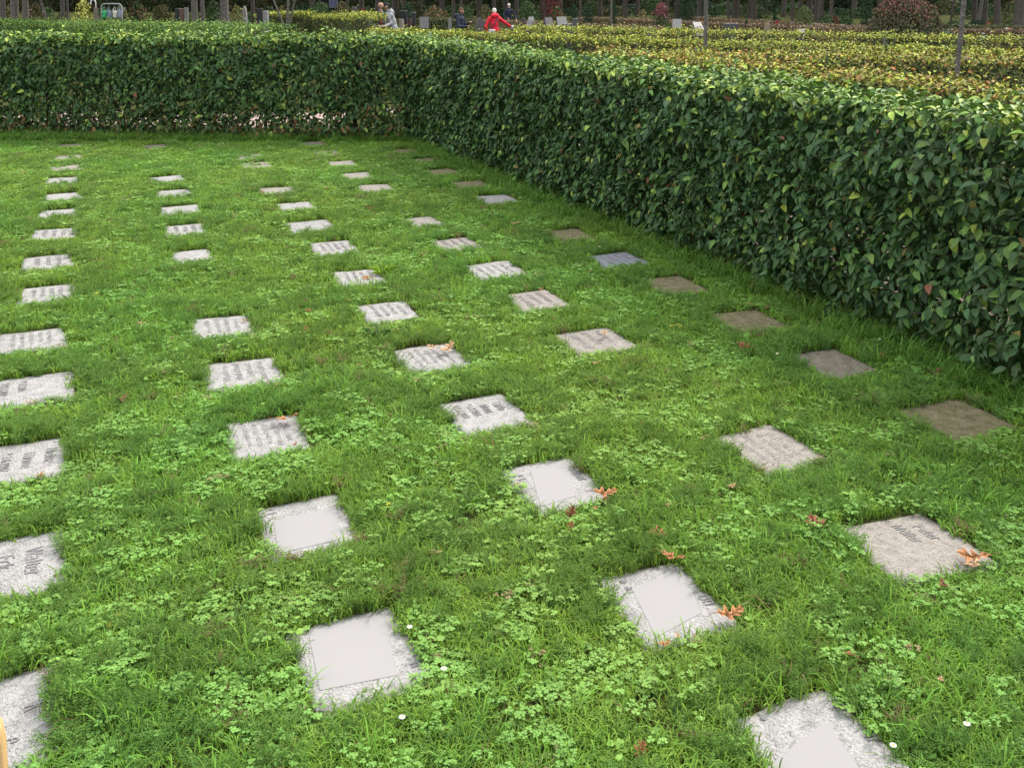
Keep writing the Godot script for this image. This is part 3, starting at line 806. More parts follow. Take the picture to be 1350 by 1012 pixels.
func small_plants() -> void:
	for e in [[540, 826], [585, 881], [530, 945], [1275, 954], [1178, 982], [97, 184], [100, 181], [148, 188], [790, 325], [1160, 447], [1025, 466], [515, 417], [62, 197], [250, 196]]:
		var d := thing("daisy", "small white daisy flower standing in the lawn", "flower", Vector3.ZERO, 0.0, "daisies in the lawn")
		var p := on_level(e[0], e[1], 0.05)
		d.position = Vector3(p.x, 0, p.z)
		d.rotation.y = rng.randf() * TAU
		d.scale = Vector3(0.75, 1.0, 0.75)
		var st := start()
		tube(st, [Vector3.ZERO, Vector3(0.003, 0.025, 0), Vector3(0, 0.049, 0)], [0.0012, 0.001, 0.001], 5)
		part("stalk", done(st), plain(Color(0.06, 0.14, 0.03), 0.7), d)
		var pt := start()
		for k in 16:
			var a := TAU * k / 16.0
			var u := Vector3(cos(a), 0, sin(a)); var v := Vector3(-sin(a), 0, cos(a))
			var h := Vector3(0, 0.05, 0)
			pt.set_color(Color(0.8, 0.8, 0.8))
			quad(pt, h + u * 0.002, h + u * 0.006 + v * 0.0016, h + u * 0.0115 + Vector3(0, 0.001, 0), h + u * 0.006 - v * 0.0016)
		part("petals", done(pt), M.petal, d)
		var eye := start()
		lathe(eye, [Vector2(0.0035, 0.05), Vector2(0.003, 0.0525), Vector2(0.0001, 0.0535)], 8)
		part("centre", done(eye), plain(Color(0.6, 0.4, 0.03), 0.8), d)
	# single broad-leaved weeds that stand out of the lawn
	var rosette := start()
	for k in 14:
		var a := TAU * k / 14.0 + rng.randf() * 0.3
		rosette.set_color(Color(1, 1, 1) * rng.randf_range(0.8, 1.2))
		var u := Vector3(cos(a), 0, sin(a)); var v := Vector3(-sin(a), 0, cos(a))
		var l := rng.randf_range(0.05, 0.085); var h := rng.randf_range(0.025, 0.06)
		var m := u * l * 0.5 + Vector3(0, h, 0); var e := u * l + Vector3(0, h * 0.9, 0)
		quad(rosette, Vector3.ZERO, m + v * 0.008, e, m - v * 0.008)
	var rm := done(rosette)
	for e in [[504, 356, 1.15, Color(0.20, 0.33, 0.03), "lime green leafy weed rosette beside a pale grey stone"], [497, 440, 1.0, Color(0.05, 0.13, 0.035), "dark green broad-leaved weed below a pale grey stone"], [620, 655, 0.7, Color(0.13, 0.26, 0.05), "green leafy weed in grass before the rows"]]:
		var p := on_level(e[0], e[1], 0.03)
		var o := part(numbered("weed_rosette"), rm, foliage(0.5, 0.4), self)
		o.material_override.albedo_color = (e[3] as Color).linear_to_srgb()
		o.transform = Transform3D(Basis(Vector3.UP, rng.randf() * TAU).scaled_local(Vector3.ONE * e[2]), Vector3(p.x, ground_at(p.x, p.z) + 0.004, p.z))
		tag(o, e[4], "weed", "broad-leaved weeds")
	# pale wooden post at the lawn's near corner
	var p := on_level(-22, 940, 0.42)
	var post := thing("wooden_post", "pale planed wooden post with rounded head beside the stones", "post", Vector3(p.x, 0, p.z), 0.3)
	var st := start()
	var prof := [[-0.1, 0.034, 0.020], [0.30, 0.034, 0.020], [0.36, 0.033, 0.0198], [0.39, 0.029, 0.019], [0.41, 0.021, 0.017], [0.42, 0.008, 0.012]]
	for i in prof.size() - 1:
		for k in 16:
			var a := TAU * k / 16.0; var b := TAU * (k + 1) / 16.0
			var f := func(ang: float, q: Array) -> Vector3: return Vector3(signf(cos(ang)) * pow(absf(cos(ang)), 0.4) * q[1], q[0], signf(sin(ang)) * pow(absf(sin(ang)), 0.4) * q[2])
			quad(st, f.call(a, prof[i]), f.call(a, prof[i + 1]), f.call(b, prof[i + 1]), f.call(b, prof[i]))
	var wood := stony(grains(256, 44, [Color(0.34, 0.20, 0.08), Color(0.50, 0.32, 0.14), Color(0.58, 0.39, 0.19), Color(0.64, 0.45, 0.24)], 0.02, 0.05), relief(45, 0.02, 3, 3.0), 0.3, 0.5)
	wood.uv1_scale = Vector3(18.0, 1.5, 18.0)
	part("shaft", done(st), wood, post)

# ------------------------------------------------------------------ hedges of the grave fields behind
func far_hedges() -> void:
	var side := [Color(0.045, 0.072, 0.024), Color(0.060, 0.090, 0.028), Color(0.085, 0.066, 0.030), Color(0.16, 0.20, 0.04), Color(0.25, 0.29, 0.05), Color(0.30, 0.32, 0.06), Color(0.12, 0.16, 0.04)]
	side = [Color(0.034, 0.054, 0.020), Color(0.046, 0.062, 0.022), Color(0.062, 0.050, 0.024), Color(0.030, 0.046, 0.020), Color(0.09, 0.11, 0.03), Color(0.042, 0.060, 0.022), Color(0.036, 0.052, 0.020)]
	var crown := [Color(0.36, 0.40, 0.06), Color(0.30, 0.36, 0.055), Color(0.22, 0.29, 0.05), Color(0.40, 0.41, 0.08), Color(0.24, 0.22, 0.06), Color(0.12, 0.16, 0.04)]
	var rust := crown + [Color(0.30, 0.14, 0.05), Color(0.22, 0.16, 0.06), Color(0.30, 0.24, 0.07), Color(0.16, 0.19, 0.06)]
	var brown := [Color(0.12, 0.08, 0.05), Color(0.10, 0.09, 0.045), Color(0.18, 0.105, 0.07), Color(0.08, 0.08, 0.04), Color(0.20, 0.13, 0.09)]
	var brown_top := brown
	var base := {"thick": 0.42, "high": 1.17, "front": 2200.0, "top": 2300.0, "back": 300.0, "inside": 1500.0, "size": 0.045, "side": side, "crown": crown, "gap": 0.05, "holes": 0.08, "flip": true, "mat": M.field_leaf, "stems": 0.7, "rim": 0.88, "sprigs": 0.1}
	var leafy := [Color(0.06, 0.12, 0.036), Color(0.08, 0.15, 0.04), Color(0.15, 0.25, 0.055), Color(0.22, 0.31, 0.06), Color(0.11, 0.20, 0.05), Color(0.05, 0.10, 0.034)]
	var make := func(called: String, label: String, a: Vector3, b: Vector3, more: Dictionary) -> void:
		var o := base.duplicate()
		o.merge(more, true)
		hedge(called, label, "hedges of the grave fields", a, b, o)
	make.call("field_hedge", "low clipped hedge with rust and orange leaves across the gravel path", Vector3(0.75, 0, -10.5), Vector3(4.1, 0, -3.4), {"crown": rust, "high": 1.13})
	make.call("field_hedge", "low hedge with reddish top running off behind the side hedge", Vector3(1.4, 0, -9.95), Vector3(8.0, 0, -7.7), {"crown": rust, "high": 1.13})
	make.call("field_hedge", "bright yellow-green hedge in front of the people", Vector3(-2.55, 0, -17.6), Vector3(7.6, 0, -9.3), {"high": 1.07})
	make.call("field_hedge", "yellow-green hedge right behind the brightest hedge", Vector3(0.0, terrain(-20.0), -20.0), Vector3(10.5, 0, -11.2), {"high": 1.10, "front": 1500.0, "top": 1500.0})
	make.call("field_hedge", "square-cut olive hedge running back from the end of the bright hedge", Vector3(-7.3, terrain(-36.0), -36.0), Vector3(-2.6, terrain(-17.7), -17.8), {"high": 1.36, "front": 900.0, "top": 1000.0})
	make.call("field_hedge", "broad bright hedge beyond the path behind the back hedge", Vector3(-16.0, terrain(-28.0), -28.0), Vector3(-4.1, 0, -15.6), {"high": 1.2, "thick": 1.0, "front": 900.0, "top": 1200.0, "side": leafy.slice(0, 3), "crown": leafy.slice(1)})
	var low := {"high": 0.95, "front": 420.0, "top": 600.0, "back": 150.0, "inside": 500.0, "size": 0.09, "side": brown, "crown": brown_top, "stems": 1.2, "thick": 0.6}
	var row := func(label: String, x0: float, d0: float, x1: float, d1: float, more: Dictionary) -> void:
		var o := low.duplicate()
		o.merge(more, true)
		make.call("grave_hedge", label, standing(x0, d0 * 1.2), standing(x1, d1 * 1.2), o)
	row.call("brownish low hedge behind the person in red", 622, 46.0, 870, 31.0, {})
	row.call("brownish low hedge beyond the pink flowering bush", 765, 50.0, 1120, 27.0, {})
	row.call("low brown hedge along the foot of the clipped cone tree", 905, 52.0, 1180, 33.0, {"crown": brown_top, "high": 0.9})
	row.call("short yellowish low hedge beside the red-brown gravestone", 655, 33.0, 760, 27.0, {"crown": crown, "high": 0.85})
	row.call("low green hedge behind the two dark gravestones", 545, 34.0, 600, 30.0, {"side": side, "crown": side, "high": 1.25})
	row.call("low brown hedge beyond the dome-shaped weeping tree", 1180, 40.0, 1420, 31.0, {"side": side, "crown": side, "high": 0.95})
	row.call("low reddish hedge behind the leaning young tree", 1230, 30.0, 1440, 24.0, {"high": 0.9})
	row.call("square green hedge block behind the forked tree", 335, 30.0, 392, 26.0, {"side": side, "crown": crown, "high": 1.45})

# ------------------------------------------------------------------ gravestones
func gravestone(label: String, px: float, top: float, depth: float, wide_px: float, color: Color, shape: String, turn := 0.0) -> void:
	depth *= 1.2
	var base := standing(px, depth)
	var high := at_depth(px, top, depth).y - base.y
	var w := wide_px / 1355.0 * depth
	var t := thing("gravestone", label, "gravestone", base, turn, "upright gravestones in the grave fields")
	color = Color(color.r * 0.36, color.g * 0.36, color.b * 0.36)
	var stone := plain(color, 0.35 if color.get_luminance() < 0.12 else 0.75)
	var g: Material = M.granite_blue if shape == "blue" else stone
	var st := start(true)
	match shape:
		"slope":
			var d := 0.22
			var prof := [Vector3(0, 0.06, d), Vector3(0, high * 0.72, d), Vector3(0, high, -d * 0.6), Vector3(0, high * 0.9, -d), Vector3(0, 0.06, -d)]
			for sgn in [-1.0, 1.0]:
				for k in range(1, 4):
					var s := Vector3(sgn * w * 0.5, 0, 0)
					if sgn > 0: tri(st, prof[0] + s, prof[k] + s, prof[k + 1] + s)
					else: tri(st, prof[0] + s, prof[k + 1] + s, prof[k] + s)
			for k in 5:
				var s := Vector3(w * 0.5, 0, 0)
				quad(st, prof[k] - s, prof[(k + 1) % 5] - s, prof[(k + 1) % 5] + s, prof[k] + s)
		"rock":
			var n := 9
			var prev := []
			for j in 5:
				var y := high * j / 4.0
				var ring := []
				for k in n:
					var a := TAU * k / n
					var r := (1.0 - 0.42 * pow(j / 4.0, 2.0)) * (1.0 + 0.3 * bumps.get_noise_3d(cos(a) * 2.0 + px, y * 3.0, sin(a) * 2.0))
					ring.append(Vector3(cos(a) * w * 0.5 * r, y, sin(a) * 0.16 * r))
				if j > 0:
					for k in n: quad(st, prev[k], ring[k], ring[(k + 1) % n], prev[(k + 1) % n])
				prev = ring
			for k in range(1, n - 1): tri(st, prev[0], prev[k + 1], prev[k])
		"arch":
			var pts := [Vector3(-w * 0.5, 0.06, 0), Vector3(-w * 0.5, high * 0.75, 0)]
			for k in range(1, 8): pts.append(Vector3(-cos(PI * k / 8.0) * w * 0.5, high * (0.75 + 0.25 * sin(PI * k / 8.0)), 0))
			pts.append(Vector3(w * 0.5, high * 0.75, 0)); pts.append(Vector3(w * 0.5, 0.06, 0))
			var s := Vector3(0, 0, 0.07)
			for k in range(1, pts.size() - 1):
				tri(st, pts[0] + s, pts[k] + s, pts[k + 1] + s); tri(st, pts[0] - s, pts[k + 1] - s, pts[k] - s)
			for k in pts.size(): quad(st, pts[k] - s, pts[(k + 1) % pts.size()] - s, pts[(k + 1) % pts.size()] + s, pts[k] + s)
		_:
			bx(st, Vector3(-w * 0.5, 0.06, -0.07), Vector3(w * 0.5, high, 0.07), 0.012)
	part("slab", done(st), g, t)
	var pst := start(true)
	bx(pst, Vector3(-w * 0.6, -0.05, -0.26), Vector3(w * 0.6, 0.065, 0.26), 0.01)
	part("plinth", done(pst), plain(color * 0.8, 0.7), t)

func graves() -> void:
	var dark := Color(0.03, 0.03, 0.035); var grey := Color(0.2, 0.21, 0.22); var pale := Color(0.5, 0.5, 0.5); var red := Color(0.09, 0.03, 0.035); var sand := Color(0.5, 0.4, 0.25)
	for e in [["black upright gravestone between two pale stones behind the back hedge", 342, 11, 24.0, 8, dark, "slab"], ["narrow white pillar gravestone beside the black one", 350, 14, 23.0, 6, pale, "slab"], ["tall slim white gravestone left of the black one", 322, 8, 26.0, 6, pale, "arch"], ["white gravestone beside a reddish one near the twin trunks", 245, 10, 30.0, 5, pale, "slab"], ["reddish slim gravestone beside a white one near the twin trunks", 239, 11, 30.0, 5, Color(0.35, 0.2, 0.15), "slab"], ["dark gravestone left of the reddish one near the twin trunks", 234, 11, 31.0, 6, dark, "slab"],
		["grey low slab gravestone in front of the red-leaved shrub", 466, 19, 30.0, 12, Color(0.25, 0.26, 0.28), "slab"], ["grey pillar gravestone beside the red-leaved shrub", 467, 9, 36.0, 6, grey, "slab"], ["dark grey gravestone behind the person in the grey hood", 532, 14, 30.0, 9, dark, "slab"], ["dark gravestone with a pale patch next to the reddish plinth", 545, 16, 29.5, 6, Color(0.06, 0.06, 0.07), "slab"], ["low reddish gravestone between dark ones", 540, 24, 29.0, 12, red, "rock"], ["dark sloping gravestone before the low green hedge", 559, 22, 29.0, 12, Color(0.05, 0.05, 0.055), "slope"], ["beige rounded rock marker beside the hooded person", 529, 25, 28.0, 10, Color(0.45, 0.42, 0.34), "rock"],
		["grey arched gravestone between the boy and the person in red", 633, 23, 31.5, 12, Color(0.22, 0.25, 0.25), "arch"], ["pale small gravestone just behind the boy", 593, 23, 30.0, 5, pale, "arch"], ["red-brown rough gravestone right of the person in red", 690, 24, 29.0, 9, red, "rock"], ["dark gravestone with bright sloping face beside the red-brown one", 698, 27, 28.5, 8, Color(0.14, 0.14, 0.15), "slope"], ["light sloping gravestone behind the dark one", 700, 22, 34.0, 7, Color(0.4, 0.4, 0.4), "slope"], ["dark low gravestone with sloping top on the brown hedge line", 724, 23, 33.0, 10, Color(0.05, 0.05, 0.06), "slope"], ["grey sloping gravestone with sky-bright top on the brown hedge line", 741, 22, 33.0, 13, Color(0.22, 0.24, 0.23), "slope"],
		["blue-grey low block gravestone by yellow leaves", 748, 31, 27.0, 13, Color(0.2, 0.21, 0.24), "slab"], ["grey block gravestone beside orange flowers", 758, 24, 31.0, 7, Color(0.18, 0.18, 0.19), "slab"], ["grey rough gravestone left of the ball bush", 836, 32, 28.0, 10, Color(0.14, 0.13, 0.13), "rock"], ["small pale and black gravestone near the ball bush", 857, 35, 27.0, 6, Color(0.3, 0.3, 0.3), "slab"], ["grey sloping gravestone right of the pink flowering bush", 893, 25, 34.0, 12, Color(0.25, 0.25, 0.26), "slope"], ["grey gable gravestone left of the straight young tree", 921, 29, 33.0, 12, Color(0.28, 0.29, 0.3), "slope"], ["dark gravestone with bright edge left of the straight young tree", 922, 35, 27.0, 10, Color(0.12, 0.12, 0.14), "slope"],
		["wide blue-grey gravestone right of the straight young tree", 964, 31, 27.0, 19, Color(0.10, 0.11, 0.14), "slab"], ["yellowish peaked rock gravestone beside a crimson bush", 1012, 30, 31.0, 11, sand, "rock"], ["white small sloping gravestone in front of the round conifer", 1058, 38, 27.0, 7, Color(0.6, 0.6, 0.6), "slope"], ["pale oval plaque stone at the foot of a small conifer", 1004, 25, 45.0, 5, pale, "arch"], ["sandy pink rough rock gravestone right of the round conifer", 1079, 31, 32.0, 12, Color(0.5, 0.36, 0.28), "rock"], ["white rock gravestone on the low hedge left of the weeping tree", 1112, 33, 35.0, 9, pale, "rock"], ["pale squat stone under the weeping tree", 1168, 41, 28.0, 6, Color(0.4, 0.4, 0.38), "rock"], ["white low post stone beyond the weeping tree", 1256, 34, 48.0, 3, pale, "slab"], ["stubby white post among the wood's trunks", 922, 22, 55.0, 5, pale, "slab"]]:
		gravestone(e[0], e[1], e[2], e[3], e[4], e[5], e[6], rng.randf_range(-0.35, 0.35))

# ------------------------------------------------------------------ bushes
func bush(called: String, label: String, category: String, px: float, top: float, depth: float, wide_px: float, cols: Array, shape: String, size: float, dense := 1.0, extra := {}) -> void:
	depth *= 1.2
	var base := standing(px, depth)
	var high: float = at_depth(px, top, depth).y - base.y + extra.get("more", 0.0)
	var r := wide_px / 1355.0 * depth * 0.5
	var t := thing(called, label, category, base, 0.0, extra.get("group", ""))
	var places := []; var colors := []
	var area := (PI * r * r * 2.0 + TAU * r * high)
	var n := int(clampf(area * 1.6 / (size * size) * dense, 150, 12000))
	for i in n:
		var a := rng.randf() * TAU
		var h := rng.randf()
		var rr := 1.0
		match shape:
			"cone": rr = 1.0 - pow(h, 1.3) * 0.93; h = h
			"column": rr = sqrt(maxf(0.0, 1.0 - pow(maxf(0.0, h * 1.25 - 0.25), 4.0))) * (0.8 + 0.2 * smoothstep(0.0, 0.3, h))
			"dome": rr = sqrt(maxf(0.0, 1.0 - pow(h, 2.6))) * (0.96 + 0.04 * sin(a * 5.0))
			_: rr = sqrt(maxf(0.0, 1.0 - pow(h * 2.0 - 1.0, 2.0)))
		var keep := pow(rng.randf(), 0.35) if shape != "loose" else pow(rng.randf(), 0.6)
		rr *= keep * (1.0 + 0.22 * lumps.get_noise_3d(cos(a) * 2.5 + px, h * 4.0, sin(a) * 2.5) * (2.2 if shape == "loose" else 0.8))
		var p := Vector3(cos(a) * r * rr, 0.03 + h * high, sin(a) * r * rr)
		if shape == "dome" and patches.get_noise_3d(a * 3.0, h * 2.0, px) > 0.42: continue
		var out := Vector3(cos(a), 0.5, sin(a))
		places.append(leaf_place(p, out + rnd3() * 0.7, Vector3(0, -0.7, 0) + rnd3(), size * rng.randf_range(0.6, 1.2)))
		var c := blend(cols)
		if extra.has("tops") and rng.randf() < smoothstep(0.45, 1.0, h): c = blend(extra.tops)
		colors.append(c)
	scatter("foliage", leaf_meshes[rng.randi() % 3], M.field_leaf, t, places, colors)
	var st := start()
	for k in (1 if shape in ["cone", "column", "dome"] else 4):
		var d := flat_dir() * r * (0.05 if shape in ["cone", "column", "dome"] else 0.45)
		tube(st, [Vector3(0, -0.1, 0), d * 0.4 + Vector3(0, high * 0.35, 0), d + Vector3(0, high * 0.85, 0)], [0.035, 0.025, 0.008], 6, 0.2)
	part("stem", done(st), M.twig, t)

func bushes() -> void:
	var green := [Color(0.04, 0.075, 0.028), Color(0.05, 0.09, 0.03), Color(0.03, 0.055, 0.025)]
	var deep := [Color(0.02, 0.045, 0.022), Color(0.028, 0.055, 0.025), Color(0.016, 0.034, 0.018)]
	var olive := [Color(0.07, 0.08, 0.03), Color(0.09, 0.09, 0.035), Color(0.05, 0.07, 0.03), Color(0.13, 0.085, 0.04)]
	var wine := [Color(0.10, 0.025, 0.03), Color(0.13, 0.03, 0.035), Color(0.07, 0.025, 0.03)]
	bush("yellow_shrub", "pale yellow-green leaning shrub beside the tap stand", "shrub", 110, 1, 21.0, 28, [Color(0.38, 0.38, 0.08), Color(0.30, 0.33, 0.07), Color(0.45, 0.43, 0.14)], "loose", 0.07, 1.4)
	bush("flowering_shrub", "bush with pinkish seed heads left of the yellow shrub", "shrub", 46, 5, 27.0, 26, olive + [Color(0.35, 0.2, 0.18)], "loose", 0.09)
	bush("rose_bush", "green rose bush with brown hips right of the watering cans", "shrub", 180, 4, 29.0, 34, green + [Color(0.2, 0.1, 0.06)], "loose", 0.1)
	bush("rose_bush", "brownish rose bush left of the twin trunks", "shrub", 214, 7, 28.0, 34, olive, "loose", 0.09)
	bush("leafy_shrub", "green shrub between the twin trunks and the single trunk", "shrub", 281, 2, 31.0, 26, green, "loose", 0.1)
	bush("leafy_shrub", "light green feathery shrub right of the single trunk", "shrub", 312, 8, 24.0, 22, [Color(0.12, 0.16, 0.05), Color(0.16, 0.17, 0.06), Color(0.25, 0.22, 0.12)], "loose", 0.08)
	bush("flowering_shrub", "pink flowers at the foot of the black gravestone", "flowers", 337, 29, 22.5, 8, [Color(0.5, 0.25, 0.35), Color(0.08, 0.12, 0.04)], "ball", 0.05)
	bush("red_shrub", "wide low red-leaved shrub left of the man in grey", "shrub", 478, 12, 33.0, 28, wine + [Color(0.16, 0.06, 0.05)], "dome", 0.07, 1.2)
	bush("round_bush", "dark evergreen dome bush behind the hooded person", "shrub", 537, 3, 48.0, 22, deep, "dome", 0.1)
	bush("leafy_shrub", "dark green shrub partly hiding the hut", "shrub", 424, 3, 52.0, 30, green, "loose", 0.1)
	bush("leafy_shrub", "brown-green shrub right of the hut", "shrub", 450, 2, 50.0, 24, olive, "loose", 0.1)
	bush("rose_bush", "brown-tipped rose bushes left of the boy", "shrub", 572, 8, 38.0, 34, olive + [Color(0.22, 0.12, 0.07)], "loose", 0.1)
	bush("round_bush", "reddish brown round bush just left of the boy", "shrub", 588, 15, 33.0, 12, [Color(0.13, 0.09, 0.04), Color(0.09, 0.08, 0.035)], "ball", 0.07)
	bush("round_bush", "clipped green ball bush between the boy and the person in red", "shrub", 617, 9, 40.0, 16, green, "ball", 0.07, 1.4)
	bush("leafy_shrub", "brown leafy shrub behind the person in red", "shrub", 640, 7, 46.0, 22, olive, "loose", 0.1)
	bush("round_bush", "large rounded green bush right of the far white-haired man", "shrub", 695, 2, 45.0, 26, green + [Color(0.06, 0.09, 0.04)], "ball", 0.09, 1.3)
	bush("red_shrub", "dark red young tree crown behind red roses", "tree", 727, -40, 52.0, 28, wine, "loose", 0.12, 1.0)
	bush("rose_bush", "green bush with red roses near the dark red tree", "shrub", 733, 9, 42.0, 24, green + green + [Color(0.5, 0.04, 0.04)], "loose", 0.09)
	bush("clipped_hedge_block", "dark square-clipped bush with a red tree over it", "shrub", 758, 6, 46.0, 11, deep, "column", 0.08, 1.5)
	bush("clipped_hedge_block", "dark square-clipped bush right of its twin", "shrub", 776, 6, 47.0, 14, deep, "column", 0.08, 1.5)
	bush("column_shrub", "narrow dark upright evergreen beside a thin trunk", "shrub", 809, 3, 44.0, 10, deep, "column", 0.07, 1.5)
	bush("leafy_shrub", "yellowish flowering shrub in front of the wood", "shrub", 848, 13, 55.0, 16, [Color(0.22, 0.18, 0.07), Color(0.12, 0.12, 0.05)], "loose", 0.1)
	bush("pink_bush", "bush with pink and wine red leaves over a green foot", "shrub", 872, 4, 33.0, 27, green + [Color(0.08, 0.1, 0.05)], "loose", 0.075, 1.3, {"tops": [Color(0.20, 0.05, 0.08), Color(0.15, 0.04, 0.06), Color(0.26, 0.10, 0.11), Color(0.08, 0.07, 0.04)]})
	bush("round_bush", "small clipped green ball bush before the brown hedge", "shrub", 880, 33, 27.0, 13, [Color(0.05, 0.085, 0.025), Color(0.07, 0.1, 0.03)], "ball", 0.045, 1.6)
	bush("yellow_flowers", "yellow flowers beside the small ball bush", "flowers", 888, 38, 25.5, 11, [Color(0.6, 0.42, 0.04), Color(0.45, 0.38, 0.05), Color(0.12, 0.16, 0.04)], "loose", 0.05)
	bush("cone_tree", "tall dark clipped cone-shaped yew tree", "tree", 905, -60, 46.0, 29, deep, "cone", 0.08, 1.4)
	bush("conifer", "small dark cone conifer right of the wide blue-grey gravestone", "shrub", 985, 26, 33.0, 13, deep + green, "cone", 0.06, 1.4)
	bush("conifer", "dark upright conifer behind the pale oval plaque stone", "tree", 1001, 12, 50.0, 11, deep, "cone", 0.08, 1.3)
	bush("conifer", "slim dark conifer in front of the wood", "tree", 1022, 11, 52.0, 9, deep, "cone", 0.08, 1.3)
	bush("red_shrub", "crimson flowering bush beside the yellowish rock gravestone", "shrub", 1025, 28, 33.0, 13, [Color(0.35, 0.03, 0.07), Color(0.24, 0.03, 0.06), Color(0.08, 0.08, 0.04)], "ball", 0.06)
	bush("conifer", "bushy round-topped light green conifer beside the forked trunk", "shrub", 1061, 9, 36.0, 26, [Color(0.08, 0.11, 0.04), Color(0.06, 0.09, 0.035), Color(0.11, 0.13, 0.05)], "column", 0.07, 1.4)
	bush("leafy_shrub", "green spreading shrub behind the white rock gravestone", "shrub", 1117, 22, 44.0, 28, green, "dome", 0.09)
	bush("red_shrub", "small dark red bush between two trunks", "shrub", 1102, 22, 50.0, 12, wine, "ball", 0.08)
	bush("column_shrub", "tall dark column cypress left of the weeping tree", "tree", 1142, -40, 42.0, 16, deep, "column", 0.09, 1.4)
	bush("weeping_tree", "broad dome-shaped weeping tree with purple-green hanging leaves", "tree", 1193, -7, 29.0, 110, [Color(0.055, 0.06, 0.03), Color(0.08, 0.075, 0.045), Color(0.04, 0.05, 0.028), Color(0.10, 0.10, 0.05)], "dome", 0.085, 1.9, {"tops": [Color(0.13, 0.055, 0.05), Color(0.17, 0.08, 0.06), Color(0.09, 0.06, 0.045), Color(0.08, 0.08, 0.04)]})
	bush("leafy_shrub", "grey-green low shrub before the leaning young tree", "shrub", 1250, 40, 28.0, 30, [Color(0.1, 0.12, 0.08), Color(0.07, 0.09, 0.05)], "loose", 0.06)
	bush("leafy_shrub", "olive shrub between the two thick right-hand trunks", "shrub", 1326, 18, 52.0, 24, green + olive, "dome", 0.1)
	bush("red_shrub", "orange-red bush at the foot of a thick trunk", "shrub", 1305, 31, 47.0, 12, [Color(0.3, 0.09, 0.05), Color(0.2, 0.08, 0.05)], "ball", 0.07)
	for i in 17:                                        # planted grave beds
		bush("bed_shrub", "low mixed shrub in the grave beds behind the back hedge", "shrub", -10.0 + i * 24.0 + rng.randf_range(-6, 6), rng.randf_range(8, 18), rng.randf_range(30.0, 38.0), rng.randf_range(22, 38), [green, olive, deep + green][i % 3], "loose", 0.1, 0.9, {"group": "low shrubs in the grave beds"})
	for i in 15:
		bush("bed_shrub", "low mixed shrub before the wood's edge beyond the grave hedges", "shrub", 940.0 + i * 29.0 + rng.randf_range(-6, 6), rng.randf_range(20, 30), rng.randf_range(48.0, 56.0), rng.randf_range(24, 40), [deep, olive, green][i % 3], "dome", 0.12, 0.9, {"group": "low shrubs before the wood"})
	for i in 34:                                        # understorey at the edge of the wood
		var px := 395.0 + i * 29.5 + rng.randf_range(-8, 8)
		bush("wood_shrub", "dark green undergrowth shrub at the edge of the wood", "shrub", px, rng.randf_range(-2, 12), rng.randf_range(74.0, 92.0), rng.randf_range(30, 60), [deep, green, deep + olive][i % 3], "dome", 0.2, 0.8, {"group": "undergrowth of the wood"})

# ------------------------------------------------------------------ trees
func tree(called: String, label: String, px: float, depth: float, wide_px: float, o := {}) -> void:
	depth *= 1.2
	var base := standing(px, depth)
	var r := wide_px / 1355.0 * depth * 0.5
	var high: float = o.get("high", rng.randf_range(13.0, 18.0))
	var lean: float = o.get("lean", rng.randf_range(-0.02, 0.02))
	var t := thing(called, label, "tree", base, 0.0, o.get("group", "tree trunks of the wood"))
	var st := start()
	var pts := []; var radii := []
	for k in 9:
		var h := -0.1 + high * 0.85 * pow(k / 8.0, 1.6)
		pts.append(Vector3(lean * h + 0.04 * r * rng.randfn(), h, rng.randfn() * 0.04 * r))
		radii.append(r * (1.35 if k == 0 else 1.05 - 0.85 * h / high))
	tube(st, pts, radii, 9, 0.12)
	var trunk := part("trunk", done(st), o.get("bark", M.bark), t)
	var lb := start()
	var ends := []
	var from: float = o.get("crown_from", 0.38)
	for k in int(o.get("limbs", 7)):
		var h := high * rng.randf_range(from * 0.9, 0.75)
		var d := (flat_dir() + Vector3(0, rng.randf_range(0.3, 0.9), 0)).normalized()
		var l: float = high * rng.randf_range(0.12, 0.26)
		var s := Vector3(lean * h, h, 0)
		tube(lb, [s, s + d * l * 0.5, s + d * l + Vector3(0, l * 0.2, 0)], [r * 0.35, r * 0.22, r * 0.06], 6, 0.2)
		ends.append(s + d * l)
	if o.has("fork"):
		for e in o.fork:
			var s := Vector3(lean * e[0], e[0], 0)
			tube(lb, [s, s + Vector3(e[1] * 0.4, e[2] * 0.45, 0), s + Vector3(e[1], e[2], 0.1), s + Vector3(e[1] * 2.2, e[2] * 2.4, 0.2)], [r * 0.8, r * 0.7, r * 0.55, r * 0.2], 7, 0.15)
	part("limbs", done(lb), o.get("bark", M.bark), trunk)
	var places := []; var colors := []
	var cols: Array = o.get("cols", [Color(0.05, 0.08, 0.025), Color(0.07, 0.09, 0.03), Color(0.1, 0.09, 0.03)])
	for i in int(o.get("clumps", 130)):
		var c: Vector3 = ends[rng.randi() % ends.size()] if rng.randf() < 0.6 and ends.size() else Vector3(lean * high, high * rng.randf_range(from + 0.1, 1.0), 0)
		var p := c + rnd3() * high * 0.14
		p.y = maxf(p.y, high * from * 0.85)
		places.append(Transform3D(Basis(rnd3().normalized(), rng.randf() * TAU).scaled_local(Vector3.ONE * rng.randf_range(0.7, 1.3) * high / 15.0), p))
		colors.append(blend(cols))
	scatter("crown", M.clump, M.matte_leaf, t, places, colors)

